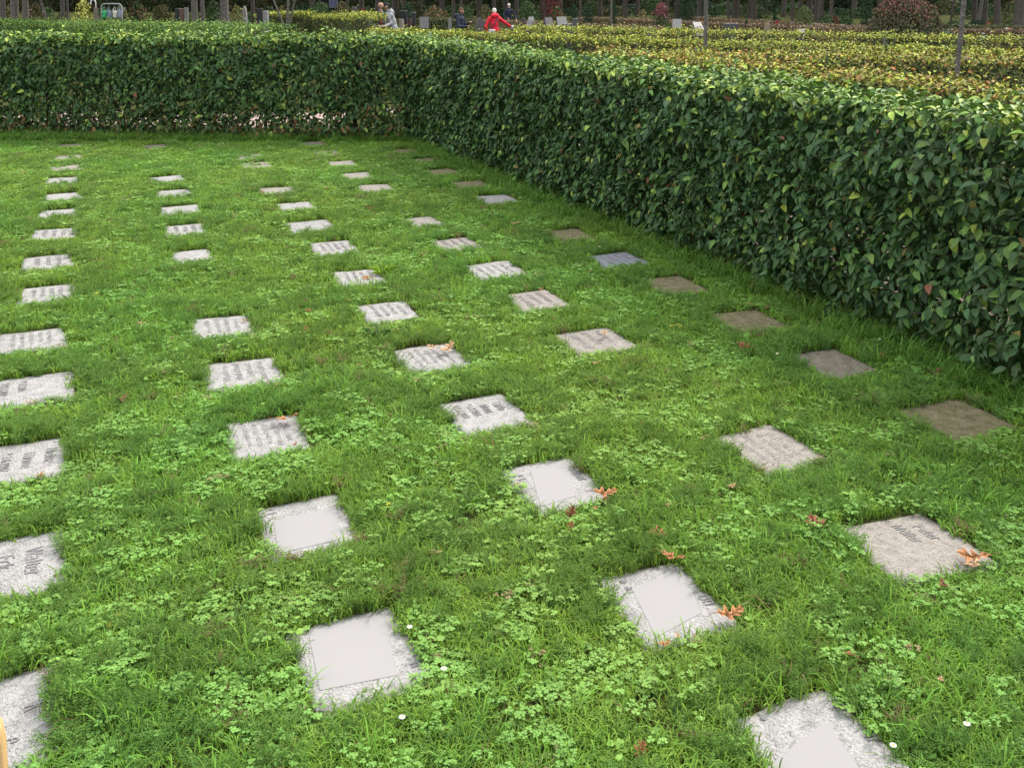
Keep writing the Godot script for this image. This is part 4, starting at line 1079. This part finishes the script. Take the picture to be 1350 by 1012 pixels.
func trees() -> void:
	var st := start()
	for i in 46:                                        # a spray of leaves, used throughout the crowns
		var p := rnd3() * 0.55
		var tr := leaf_place(p, rnd3() + Vector3(0, 0.5, 0), rnd3(), rng.randf_range(0.13, 0.24))
		var k := rng.randf_range(0.7, 1.3)
		st.set_color(Color(k, k, k))
		var w := 0.32
		quad(st, tr * Vector3.ZERO, tr * Vector3(0.5, 0.06, w), tr * Vector3(1, 0, 0), tr * Vector3(0.5, 0.06, -w))
	M.clump = done(st)
	var grp := {"group": "trees behind the back hedge", "bark": M.bark_grey, "high": 11.0, "clumps": 160}
	tree("tree", "grey trunk standing left of the two thick twin trunks", 3, 27.0, 8, grp)
	tree("tree", "thick grey trunk left of its slightly slimmer twin", 18, 24.0, 11, grp)
	tree("tree", "grey trunk right of its thicker twin near the yellow shrub", 34, 24.0, 9, grp)
	tree("tree", "thin slanting trunk between the twin trunks and the yellow shrub", 74, 28.0, 4, {"group": "trees behind the back hedge", "bark": M.bark_grey, "high": 7.0, "lean": -0.28, "clumps": 60})
	tree("tree", "slim upright trunk left of the yellow shrub", 81, 30.0, 6, grp)
	tree("tree", "slimmest upright trunk left of the yellow shrub", 89, 30.0, 3, grp)
	tree("tree", "thicker trunk of the close pair behind the back hedge", 257, 23.0, 9, grp)
	tree("tree", "thinner trunk of the close pair behind the back hedge", 267, 23.6, 6, grp)
	tree("tree", "single thick grey trunk right of the close pair", 297, 23.0, 12, grp)
	tree("tree", "slim trunk beside the slim white gravestone", 332, 33.0, 6, {"group": "trees behind the back hedge", "high": 11.0})
	tree("tree", "low-forked young tree with three slanting stems", 376, 20.0, 4, {"group": "trees behind the back hedge", "bark": M.bark_grey, "high": 6.0, "lean": 0.04, "fork": [[0.75, -0.28, 0.9], [0.8, 0.22, 0.9]], "clumps": 90, "from": 0.5})
	var young := {"group": "staked young trees among the hedges", "bark": M.bark_grey, "high": 5.0, "limbs": 6, "clumps": 70, "crown_from": 0.55}
	var y1 := young.duplicate(); y1.lean = 0.0
	tree("young_tree", "straight slender grey trunk rising from the rust-leaved hedges", 931, 9.2, 6.5, y1)
	var y2 := young.duplicate(); y2.lean = 0.06
	tree("young_tree", "leaning slender trunk with peeling bark among the hedges", 1256, 7.4, 8, y2)
	var y3 := young.duplicate(); y3.lean = 0.0
	tree("young_tree", "thin dark grey trunk left of the pink flowering bush", 806, 27.0, 4, y3)
	# the wood: [px, base depth, width px]
	for e in [[412, 80, 8], [425, 72, 6], [455, 70, 8], [476, 84, 7], [497, 76, 6], [520, 80, 9], [531, 70, 5], [553, 82, 6], [583, 75, 7], [598, 68, 5], [608, 66, 4], [633, 78, 7], [652, 70, 5], [668, 84, 8], [682, 72, 6], [716, 78, 6], [738, 83, 8], [765, 62, 4], [792, 84, 6], [825, 68, 7], [841, 84, 6], [880, 76, 6], [894, 70, 7], [921, 64, 6], [929, 70, 5], [961, 62, 4], [969, 64, 10], [987, 63, 5], [995, 62, 7], [1033, 84, 6], [1045, 58, 4], [1054, 60, 6], [1066, 64, 8], [1075, 58, 6], [1081, 54, 7], [1095, 53, 5], [1126, 80, 7], [1160, 84, 7], [1253, 54, 3], [1285, 58, 6], [1290, 54, 5], [1298, 56, 9], [1317, 50, 9], [1343, 47, 13], [1376, 52, 10]]:
		var label := "dark bare trunk standing at the edge of the wood"
		if e[0] == 1343: label = "thickest grey-brown trunk at the edge of the wood"
		elif e[0] == 969: label = "thick straight trunk beside three thinner dark trunks"
		elif e[0] == 1317: label = "broad dark trunk left of the thickest trunk"
		elif e[0] == 1253: label = "thin black leaning trunk right of the weeping tree"
		elif e[0] == 1290: label = "pale slanting trunk left of a black one"
		tree("wood_tree", label, e[0], e[1], e[2], {"clumps": 100, "lean": 0.12 if e[0] in [1253, 1290] else rng.randf_range(-0.06, 0.06), "bark": M.bark_grey if e[0] == 1290 else M.bark})
	# the depth of the wood, one mass of foliage and branches
	var w := thing("distant_wood", "dark mass of foliage deep in the wood behind the trunks", "wood", Vector3.ZERO, 0.0, "", "stuff")
	var places := []; var colors := []
	for i in 8000:
		var x := rng.randf_range(-85, 85)
		var h := pow(rng.randf(), 1.9) * 15.0
		var z := -rng.randf_range(122, 138) - 0.1 * absf(x)
		places.append(Transform3D(Basis(rnd3().normalized(), rng.randf() * TAU).scaled_local(Vector3.ONE * rng.randf_range(1.2, 2.4)), Vector3(x, -0.4 + h, z)))
		colors.append(blend([Color(0.03, 0.05, 0.022), Color(0.045, 0.06, 0.025), Color(0.06, 0.055, 0.025), Color(0.025, 0.04, 0.02)]))
	scatter("foliage", M.clump, M.matte_leaf, w, places, colors)

# ------------------------------------------------------------------ cemetery furniture
func furniture() -> void:
	# rack of watering cans
	var depth := 27.6
	var base := standing(149, depth)
	var px := depth / 1355.0
	var top := at_depth(149, 5, depth).y - base.y
	var rack := thing("watering_can_rack", "galvanised tube rack holding four hanging watering cans", "rack", base)
	var st := start()
	var wl := -15.5 * px; var wr := 11.0 * px
	tube(st, [Vector3(wl, -0.1, 0), Vector3(wl, top - 0.06, 0), Vector3(wl + 0.05, top, 0), Vector3(wr - 0.05, top, 0), Vector3(wr, top - 0.06, 0), Vector3(wr, -0.1, 0)], [0.018, 0.018, 0.018, 0.018, 0.018, 0.018], 8)
	var frame := part("frame", done(st), plain(Color(0.35, 0.36, 0.36), 0.4, 0.7), rack)
	for k in 4:
		var x: float = [137.0, 143.5, 151.0, 157.0][k] - 149.0
		var hk := start()
		tube(hk, [Vector3(x * px, top - 0.01, 0), Vector3(x * px, top - 0.06, 0.012), Vector3(x * px, top - 0.08, 0)], [0.004, 0.004, 0.004], 5)
		part("hook", done(hk), plain(Color(0.3, 0.3, 0.3), 0.4, 0.7), frame)
	for k in 4:
		var can := thing("watering_can", ["bright green watering can hanging on the rack", "blue-grey watering can hanging beside the green one", "off-white watering can hanging between two blue-grey ones", "blue-grey watering can hanging beside the off-white one"][k], "watering can", base + Vector3(([137.0, 143.5, 151.0, 157.0][k] - 149.0) * px, top - 0.24, 0), 1.2, "watering cans on the rack")
		var m := plain([Color(0.03, 0.35, 0.13), Color(0.16, 0.2, 0.3), Color(0.55, 0.53, 0.45), Color(0.2, 0.24, 0.34)][k], 0.45)
		var c := start()
		lathe(c, [Vector2(0.001, -0.13), Vector2(0.055, -0.13), Vector2(0.06, -0.12), Vector2(0.052, 0.03), Vector2(0.04, 0.06), Vector2(0.03, 0.06), Vector2(0.001, 0.055)], 12)
		part("body", done(c), m, can)
		var sp := start()
		tube(sp, [Vector3(0.05, -0.09, 0), Vector3(0.12, 0.0, 0), Vector3(0.16, 0.07, 0), Vector3(0.175, 0.09, 0)], [0.014, 0.011, 0.010, 0.022], 8)
		part("spout", done(sp), m, can)
		var hd := start()
		tube(hd, [Vector3(-0.05, -0.05, 0), Vector3(-0.085, 0.03, 0), Vector3(-0.06, 0.12, 0), Vector3(0, 0.155, 0), Vector3(0.035, 0.05, 0)], [0.008, 0.008, 0.008, 0.008, 0.008], 7)
		part("handle", done(hd), m, can)
	# water tap stand
	var tb := standing(126, 25.2)
	var tp := thing("tap_stand", "beige post with white swan-neck water pipe beside the yellow shrub", "water tap", tb)
	var t := at_depth(126, 10, 25.2).y - tb.y
	var ps := start(true)
	bx(ps, Vector3(-0.045, -0.1, -0.045), Vector3(0.045, t, 0.045), 0.012)
	part("post", done(ps), M.sandy, tp)
	var pipe := start()
	var pp := []
	for k in 9: pp.append(Vector3(-0.06 + 0.06 * cos(PI * k / 8.0), t + 0.12 + 0.075 * sin(PI * k / 8.0), 0))
	tube(pipe, [Vector3(0, t - 0.02, 0)] + pp + [Vector3(-0.12, t + 0.06, 0)], [0.016, 0.016, 0.016, 0.016, 0.016, 0.016, 0.016, 0.016, 0.016, 0.016, 0.018], 8)
	part("pipe", done(pipe), plain(Color(0.6, 0.6, 0.6), 0.3), tp)
	# dark hut with a blue window far behind
	var hb := standing(432, 76.0)
	var hut := thing("hut", "dark wooden hut with a blue window behind the trees", "hut", hb)
	var wall := start(true)
	bx(wall, Vector3(-0.55, -0.1, -2.0), Vector3(1.0, 2.3, 0), 0.02)
	part("wall", done(wall), plain(Color(0.012, 0.011, 0.011), 0.95, 0.0, 0.1), hut)
	var roof := start(true)
	for sgn in [-1.0, 1.0]:
		var e0 := Vector3(sgn * 1.4, 2.2, 0.2); var e1 := Vector3(sgn * 1.4, 2.2, -2.2); var r0 := Vector3(0, 3.1, 0.2); var r1 := Vector3(0, 3.1, -2.2)
		var th := Vector3(0, 0.08, 0)
		if sgn > 0: quad(roof, e0 + th, r0 + th, r1 + th, e1 + th); quad(roof, e0, e1, r1, r0); quad(roof, e0, r0, r0 + th, e0 + th)
		else: quad(roof, e0 + th, e1 + th, r1 + th, r0 + th); quad(roof, e0, r0, r1, e1); quad(roof, e0, e0 + th, r0 + th, r0)
	part("roof", done(roof), plain(Color(0.05, 0.045, 0.045), 0.8), hut)
	var win := start(true)
	bx(win, Vector3(0.1, 1.3, 0.002), Vector3(0.75, 1.98, 0.05), 0.01)
	var wf := part("window", done(win), plain(Color(0.12, 0.13, 0.16), 0.5), hut)
	var gl := start(true)
	for k in 2: bx(gl, Vector3(0.14 + 0.3 * k, 1.34, 0.052), Vector3(0.41 + 0.3 * k, 1.94, 0.06), 0.002)
	part("pane", done(gl), plain(Color(0.035, 0.05, 0.10), 0.25), wf)
	# grave lantern and flower pot in the right-hand grave field
	var lb := standing(1298, 30.0)
	var lan := thing("grave_lantern", "small grey lantern with dark cap on a post behind the hedge", "lantern", lb)
	var lt := at_depth(1298, 43, 30.0).y - lb.y
	var ls := start(true); bx(ls, Vector3(-0.035, -0.05, -0.035), Vector3(0.035, lt - 0.22, 0.035), 0.005)
	part("post", done(ls), plain(Color(0.05, 0.05, 0.05), 0.6), lan)
	var lg := start(); lathe(lg, [Vector2(0.05, lt - 0.22), Vector2(0.06, lt - 0.07), Vector2(0.001, lt - 0.06)], 8)
	part("glass", done(lg), plain(Color(0.35, 0.38, 0.44), 0.2), lan)
	var lc := start(); lathe(lc, [Vector2(0.001, lt), Vector2(0.07, lt - 0.02), Vector2(0.075, lt - 0.075), Vector2(0.05, lt - 0.08)], 8)
	part("cap", done(lc), plain(Color(0.03, 0.03, 0.035), 0.5), lan)
	var fb := standing(1331, 40.0)
	var ft := at_depth(1331, 37, 40.0).y - fb.y
	var pot := thing("flower_pot", "green flower pot with a white and a red bloom on a post", "flower pot", fb)
	var s1 := start(); lathe(s1, [Vector2(0.001, 0), Vector2(0.09, 0), Vector2(0.11, ft - 0.22), Vector2(0.16, ft - 0.1), Vector2(0.001, ft - 0.12)], 10)
	part("pot", done(s1), plain(Color(0.03, 0.2, 0.12), 0.5), pot)
	for k in 2:
		var s2 := start(); lathe(s2, [Vector2(0.01, -0.11), Vector2(0.05, -0.06), Vector2(0.055, 0.01), Vector2(0.001, 0.04)], 8, Vector3([-0.05, 0.07][k], ft - 0.03 + 0.01 * k, 0))
		part("bloom", done(s2), plain([Color(0.7, 0.7, 0.7), Color(0.4, 0.02, 0.03)][k], 0.6), pot)

# ------------------------------------------------------------------ people
# bones: [from, to, radius from, radius to, colour]; joined with a smooth minimum and meshed as surface nets into st
func mesh_field(st: SurfaceTool, bones: Array, cell: float, k: float) -> void:
	var lo := Vector3.INF; var hi := -Vector3.INF
	for b in bones:
		for e in [[0, 2], [1, 3]]:
			lo = lo.min(b[e[0]] - Vector3.ONE * (b[e[1]] + 2.5 * cell)); hi = hi.max(b[e[0]] + Vector3.ONE * (b[e[1]] + 2.5 * cell))
	var n := Vector3i(((hi - lo) / cell).ceil()) + Vector3i.ONE
	var f := PackedFloat32Array(); f.resize(n.x * n.y * n.z); f.fill(1.0)
	var near := PackedFloat32Array(); near.resize(f.size()); near.fill(9.0)
	var who := PackedInt32Array(); who.resize(f.size())
	for bi in bones.size():
		var b: Array = bones[bi]
		var p: Vector3 = b[0]; var q: Vector3 = b[1]; var pq := q - p; var l2 := maxf(pq.length_squared(), 1e-8)
		var pad := Vector3.ONE * (maxf(b[2], b[3]) + k + 2.0 * cell)
		var i0 := Vector3i(((p.min(q) - pad - lo) / cell).floor()).clamp(Vector3i.ZERO, n - Vector3i.ONE)
		var i1 := Vector3i(((p.max(q) + pad - lo) / cell).ceil()).clamp(Vector3i.ZERO, n - Vector3i.ONE)
		for z in range(i0.z, i1.z + 1):
			for y in range(i0.y, i1.y + 1):
				for x in range(i0.x, i1.x + 1):
					var v := lo + Vector3(x, y, z) * cell
					var t := clampf((v - p).dot(pq) / l2, 0.0, 1.0)
					var d: float = (v - p - pq * t).length() - lerpf(b[2], b[3], t)
					var at := (z * n.y + y) * n.x + x
					if d < near[at]: near[at] = d; who[at] = bi
					var o := f[at]
					var h := maxf(k - absf(d - o), 0.0) / k
					f[at] = minf(d, o) - h * h * k * 0.25
	var vert := {}
	var pos := []; var col := []
	for z in n.z - 1:
		for y in n.y - 1:
			for x in n.x - 1:
				var at := (z * n.y + y) * n.x + x
				var inside := 0
				var sum := Vector3.ZERO; var cnt := 0
				var vals := []
				for c in 8:
					var v := f[at + (c & 1) + ((c >> 1) & 1) * n.x + ((c >> 2) & 1) * n.x * n.y]
					vals.append(v)
					if v < 0.0: inside += 1
				if inside == 0 or inside == 8: continue
				for e in [[0, 1], [2, 3], [4, 5], [6, 7], [0, 2], [1, 3], [4, 6], [5, 7], [0, 4], [1, 5], [2, 6], [3, 7]]:
					var a: float = vals[e[0]]; var b: float = vals[e[1]]
					if (a < 0.0) != (b < 0.0):
						var ca := Vector3(e[0] & 1, (e[0] >> 1) & 1, (e[0] >> 2) & 1); var cb := Vector3(e[1] & 1, (e[1] >> 1) & 1, (e[1] >> 2) & 1)
						sum += ca.lerp(cb, a / (a - b)); cnt += 1
				vert[at] = pos.size()
				pos.append(lo + (Vector3(x, y, z) + sum / cnt) * cell)
				col.append(bones[who[at]][4])
	var sx := 1; var sy := n.x; var sz := n.x * n.y
	for at in vert:
		for e in [[sx, sy, sz], [sy, sz, sx], [sz, sx, sy]]:
			var v0 := f[at]; var v1 := f[at + e[0]]
			if (v0 < 0.0) == (v1 < 0.0): continue
			var q := [at, at - e[1], at - e[1] - e[2], at - e[2]]
			if not (vert.has(q[1]) and vert.has(q[2]) and vert.has(q[3])): continue
			var order := [0, 1, 2, 0, 2, 3] if v0 < 0.0 else [0, 2, 1, 0, 3, 2]
			for i in order:
				st.set_color(col[vert[q[i]]])
				st.add_vertex(pos[vert[q[i]]])

func hand(bones_at: Vector3, dir: Vector3, palm: Vector3, skin: Color, st: SurfaceTool, curl := 0.6) -> void:
	# palm, four fingers of different lengths and a thumb leaving the side of the palm
	var d := dir.normalized(); var s := d.cross(palm).normalized(); var pn := s.cross(d)
	var b := [[bones_at, bones_at + d * 0.035, 0.022, 0.024, skin], [bones_at + s * 0.014 + d * 0.04, bones_at + s * 0.026 + d * 0.075, 0.018, 0.014, skin], [bones_at - s * 0.014 + d * 0.04, bones_at - s * 0.026 + d * 0.072, 0.018, 0.014, skin]]
	for k in 4:
		var r := bones_at + d * 0.075 + s * (0.03 - 0.02 * k)
		var l: float = [0.068, 0.078, 0.072, 0.056][k]
		var m := r + (d * cos(curl * 0.5) + pn * sin(curl * 0.5)) * l * 0.5
		b.append([r, m, 0.0095, 0.009, skin]); b.append([m, m + (d * cos(curl * 1.5) + pn * sin(curl * 1.5)) * l * 0.5, 0.009, 0.007, skin])
	var th := bones_at + s * 0.026 + d * 0.02
	b.append([th, th + s * 0.032 + d * 0.032 + pn * 0.01, 0.012, 0.010, skin]); b.append([th + s * 0.032 + d * 0.032 + pn * 0.01, th + s * 0.038 + d * 0.06 + pn * 0.022, 0.010, 0.008, skin])
	mesh_field(st, b, 0.006, 0.008)

# o: high, top, legs, skin, hair, hat, look (yaw of the head), nod, arms: [[elbow, wrist] left, right] in body space (x = the body's left, z = its front), bend, back_hair
func person(label: String, px: float, top: float, depth: float, turn: float, o: Dictionary) -> Node3D:
	var base := standing(px, depth)
	var t := thing("person", label, "person", base, turn, "visitors among the graves")
	var H: float = o.get("high", at_depth(px, top, depth).y - base.y)
	var u := H / 7.5
	var bend: float = o.get("bend", 0.0)
	var tilt := Basis(Vector3.RIGHT, bend)
	var hip := Vector3(0, H * 0.51, 0)
	var up := func(v: Vector3) -> Vector3: return hip + tilt * (v - hip)
	var T: Color = o.top; var L: Color = o.legs; var S: Color = o.skin
	var b := []
	b.append([up.call(Vector3(0.07, H * 0.52, 0)), up.call(Vector3(-0.07, H * 0.52, 0)), 0.115, 0.115, T])
	b.append([hip, up.call(Vector3(0, H * 0.66, 0.0)), 0.125, 0.13, T])
	b.append([up.call(Vector3(0, H * 0.66, 0)), up.call(Vector3(0, H * 0.75, 0)), 0.13, 0.13, T])
	b.append([up.call(Vector3(-0.12, H * 0.775, 0)), up.call(Vector3(0.12, H * 0.775, 0)), 0.085, 0.085, T])
	b.append([up.call(Vector3(0, H * 0.79, 0)), up.call(Vector3(0, H * 0.86, 0.015)), 0.068, 0.055, o.get("collar", S)])
	for sgn in [-1.0, 1.0]:
		b.append([Vector3(sgn * 0.085, H * 0.49, 0), Vector3(sgn * 0.095, H * 0.27, 0.02), 0.092, 0.062, L])
		b.append([Vector3(sgn * 0.095, H * 0.27, 0.02), Vector3(sgn * 0.10, 0.085, -0.01), 0.062, 0.042, L])
		b.append([Vector3(sgn * 0.10, 0.045, -0.03), Vector3(sgn * 0.115, 0.035, 0.14), 0.042, 0.036, Color(0.02, 0.02, 0.02)])
	var arms: Array = o.arms
	var st := start()
	for k in 2:
		var sgn := 1.0 if k == 0 else -1.0
		var sh: Vector3 = up.call(Vector3(sgn * 0.185, H * 0.775, 0))
		var el: Vector3 = arms[k][0] * H; var wr: Vector3 = arms[k][1] * H
		var sl: Color = o.get("sleeve", T)
		b.append([sh, el, 0.066, 0.052, sl]); b.append([el, wr, 0.052, 0.038, sl])
		hand(wr + (wr - el).normalized() * 0.02, wr - el, Vector3(0, -1, 0.3) if absf((wr - el).normalized().y) < 0.8 else Vector3(-sgn, 0, 0.2), S, st)
	mesh_field(st, b, 0.022, 0.05)
	# the head with its face
	var hc: Vector3 = up.call(Vector3(0, H * 0.925, 0.02))
	var face := tilt * Basis(Vector3.UP, o.get("look", 0.0)) * Basis(Vector3.RIGHT, o.get("nod", 0.0))
	var hd := func(v: Vector3) -> Vector3: return hc + face * (v * u)
	var hb := [[hd.call(Vector3(0, 0.12, -0.06)), hd.call(Vector3(0, 0.1, 0.02)), u * 0.36, u * 0.35, S], [hd.call(Vector3(0, -0.15, 0.08)), hd.call(Vector3(0, -0.32, 0.18)), u * 0.27, u * 0.15, S], [hd.call(Vector3(0, 0.02, 0.36)), hd.call(Vector3(0, -0.1, 0.44)), u * 0.045, u * 0.065, S]]
	for sgn in [-1.0, 1.0]: hb.append([hd.call(Vector3(sgn * 0.36, 0.04, 0)), hd.call(Vector3(sgn * 0.35, -0.1, 0.02)), u * 0.07, u * 0.05, S])
	hb.append([hd.call(Vector3(-0.09, -0.24, 0.31)), hd.call(Vector3(0.09, -0.24, 0.31)), u * 0.032, u * 0.032, S * 0.6])
	for sgn in [-1.0, 1.0]: hb.append([hd.call(Vector3(sgn * 0.14, 0.02, 0.335)), hd.call(Vector3(sgn * 0.15, 0.02, 0.335)), u * 0.045, u * 0.045, Color(0.03, 0.02, 0.02)])
	mesh_field(st, hb, 0.009, 0.018)
	st.index()
	st.generate_normals()
	part("body", st.commit(), M.painted, t)
	if o.has("hair"):
		var hs := start()
		var hr := [[hd.call(Vector3(0, 0.2, -0.1)), hd.call(Vector3(0, 0.24, 0.03)), u * 0.36, u * 0.31, o.hair], [hd.call(Vector3(0, 0.05, -0.16)), hd.call(Vector3(0, -0.12, -0.16)), u * 0.31, u * 0.27, o.hair]]
		if o.has("beard"): hr.append([hd.call(Vector3(-0.12, -0.3, 0.22)), hd.call(Vector3(0.12, -0.3, 0.22)), u * 0.13, u * 0.13, o.hair])
		mesh_field(hs, hr, 0.011, 0.03)
		hs.index(); hs.generate_normals()
		part("cap" if o.has("cap") else "hair", hs.commit(), M.painted, t)
	return t

func people() -> void:
	var skin := Color(0.36, 0.22, 0.16)
	var man := person("bald man in grey jacket with dark front, holding a pale tray", 501, 2, 32.0, 0.25, {"top": Color(0.03, 0.035, 0.045), "sleeve": Color(0.22, 0.23, 0.25), "legs": Color(0.03, 0.03, 0.04), "skin": skin, "collar": Color(0.22, 0.23, 0.25), "bend": 0.12, "nod": 0.25, "arms": [[Vector3(0.19, 0.62, 0.0), Vector3(0.07, 0.58, 0.16)], [Vector3(-0.20, 0.62, 0.0), Vector3(-0.09, 0.57, 0.16)]]})
	var H := at_depth(501, 2, 32.0).y - man.position.y
	var sc := start()
	tube(sc, [Vector3(0, H * 0.84, 0.125), Vector3(0.015, H * 0.74, 0.185), Vector3(0, H * 0.6, 0.17)], [0.022, 0.024, 0.02], 6)
	part("red_scarf", done(sc), plain(Color(0.45, 0.03, 0.03), 0.8), man)
	var tr := thing("tray", "pale wooden tray held by the bald man", "tray", man.transform * Vector3(-0.01, H * 0.565, 0.36), 0.25)
	var ts := start(true); bx(ts, Vector3(-0.16, 0, -0.1), Vector3(0.16, 0.03, 0.1), 0.004)
	part("board", done(ts), plain(Color(0.5, 0.42, 0.28), 0.6), tr)
	var rim := start(true)
	for s in [[-0.16, -0.1, 0.16, -0.088], [-0.16, 0.088, 0.16, 0.1]]: bx(rim, Vector3(s[0], 0.032, s[1]), Vector3(s[2], 0.055, s[3]), 0.003)
	part("rim", done(rim), plain(Color(0.45, 0.37, 0.24), 0.6), tr)
	var hood := person("person in light grey hooded jacket and black knit cap leaning forward", 519, 2, 32.4, -1.25, {"top": Color(0.27, 0.28, 0.30), "legs": Color(0.2, 0.2, 0.22), "skin": skin, "hair": Color(0.015, 0.015, 0.018), "cap": true, "collar": Color(0.27, 0.28, 0.30), "bend": 0.28, "nod": 0.3, "arms": [[Vector3(0.13, 0.60, 0.20), Vector3(0.07, 0.56, 0.34)], [Vector3(-0.14, 0.60, 0.18), Vector3(-0.08, 0.54, 0.32)]]})
	var hs := start()
	var hh := at_depth(519, 2, 32.4).y - hood.position.y
	mesh_field(hs, [[Vector3(-0.06, hh * 0.81, 0.10), Vector3(0.06, hh * 0.81, 0.10), 0.085, 0.085, Color(0.25, 0.26, 0.28)], [Vector3(0, hh * 0.79, 0.06), Vector3(0, hh * 0.84, 0.09), 0.08, 0.07, Color(0.25, 0.26, 0.28)]], 0.02, 0.05)
	hs.index(); hs.generate_normals()
	part("hood", hs.commit(), M.painted, hood)
	var boy := person("brown-haired boy in navy hooded jacket raising a hand to his face", 605, 9.5, 34.5, 1.2, {"top": Color(0.022, 0.03, 0.05), "legs": Color(0.02, 0.02, 0.03), "skin": skin, "hair": Color(0.09, 0.05, 0.03), "collar": Color(0.022, 0.03, 0.05), "bend": 0.1, "nod": 0.2, "arms": [[Vector3(0.17, 0.61, 0.07), Vector3(0.08, 0.68, 0.18)], [Vector3(-0.17, 0.61, 0.06), Vector3(-0.07, 0.62, 0.2)]]})
	var bh := at_depth(605, 9.5, 34.5).y - boy.position.y
	var bs := start()
	mesh_field(bs, [[Vector3(-0.06, bh * 0.825, -0.08), Vector3(0.06, bh * 0.825, -0.08), 0.085, 0.085, Color(0.02, 0.028, 0.045)]], 0.02, 0.05)
	bs.index(); bs.generate_normals()
	part("hood", bs.commit(), M.painted, boy)
	var red := person("white-haired person in bright red jacket seen from behind, one arm stretched out", 652, 10.5, 36.5, PI + 0.2, {"top": Color(0.62, 0.025, 0.05), "legs": Color(0.04, 0.04, 0.06), "skin": skin, "hair": Color(0.55, 0.52, 0.47), "collar": Color(0.62, 0.025, 0.05), "bend": 0.08, "nod": 0.3, "arms": [[Vector3(0.19, 0.61, 0.0), Vector3(0.16, 0.47, 0.05)], [Vector3(-0.24, 0.68, 0.08), Vector3(-0.38, 0.60, 0.15)]]})
	var rh := at_depth(652, 10.5, 36.5).y - red.position.y
	var rs := start()
	mesh_field(rs, [[Vector3(-0.07, rh * 0.835, -0.06), Vector3(0.07, rh * 0.835, -0.06), 0.085, 0.085, Color(0.6, 0.025, 0.05)]], 0.02, 0.05)
	rs.index(); rs.generate_normals()
	part("hood", rs.commit(), M.painted, red)
	var bag := thing("shoulder_bag", "pale shoulder bag with dark strap on the person in red", "bag", red.transform * Vector3(0.13, rh * 0.5, -0.17), PI + 0.2)
	var g := start(true); bx(g, Vector3(-0.11, -0.1, -0.04), Vector3(0.11, 0.08, 0.04), 0.02)
	part("pouch", done(g), plain(Color(0.5, 0.52, 0.55), 0.6), bag)
	var sp := start()
	tube(sp, [Vector3(0.05, 0.08, 0.02), Vector3(-0.06, 0.24, -0.01), Vector3(-0.20, 0.42, 0.03), Vector3(-0.25, 0.50, 0.12)], [0.02, 0.02, 0.02, 0.02], 5)
	part("strap", done(sp), plain(Color(0.08, 0.04, 0.06), 0.7), bag)
	var jug := thing("metal_can", "small grey metal can held out by the person in red", "can", red.transform * Vector3(-0.38 * rh - 0.07, rh * 0.50, 0.15 * rh + 0.04), 0.0)
	var j := start(); lathe(j, [Vector2(0.001, 0.0), Vector2(0.055, 0.0), Vector2(0.06, 0.16), Vector2(0.05, 0.19), Vector2(0.001, 0.185)], 12)
	part("body", done(j), plain(Color(0.4, 0.42, 0.44), 0.35, 0.4), jug)
	var jh := start(); tube(jh, [Vector3(-0.06, 0.03, 0), Vector3(-0.10, 0.08, 0), Vector3(-0.09, 0.15, 0), Vector3(-0.05, 0.17, 0)], [0.008, 0.008, 0.008, 0.008], 6)
	part("handle", done(jh), plain(Color(0.35, 0.36, 0.38), 0.4, 0.4), jug)
	person("white-haired bearded man in navy jacket standing behind the brown hedge", 671, 4.5, 58.0, 0.2, {"top": Color(0.018, 0.022, 0.04), "legs": Color(0.1, 0.12, 0.16), "skin": skin, "hair": Color(0.55, 0.53, 0.5), "beard": true, "collar": Color(0.018, 0.022, 0.04), "nod": 0.2, "arms": [[Vector3(0.19, 0.61, 0.02), Vector3(0.20, 0.52, 0.12)], [Vector3(-0.17, 0.61, 0.02), Vector3(-0.08, 0.54, 0.14)]]})
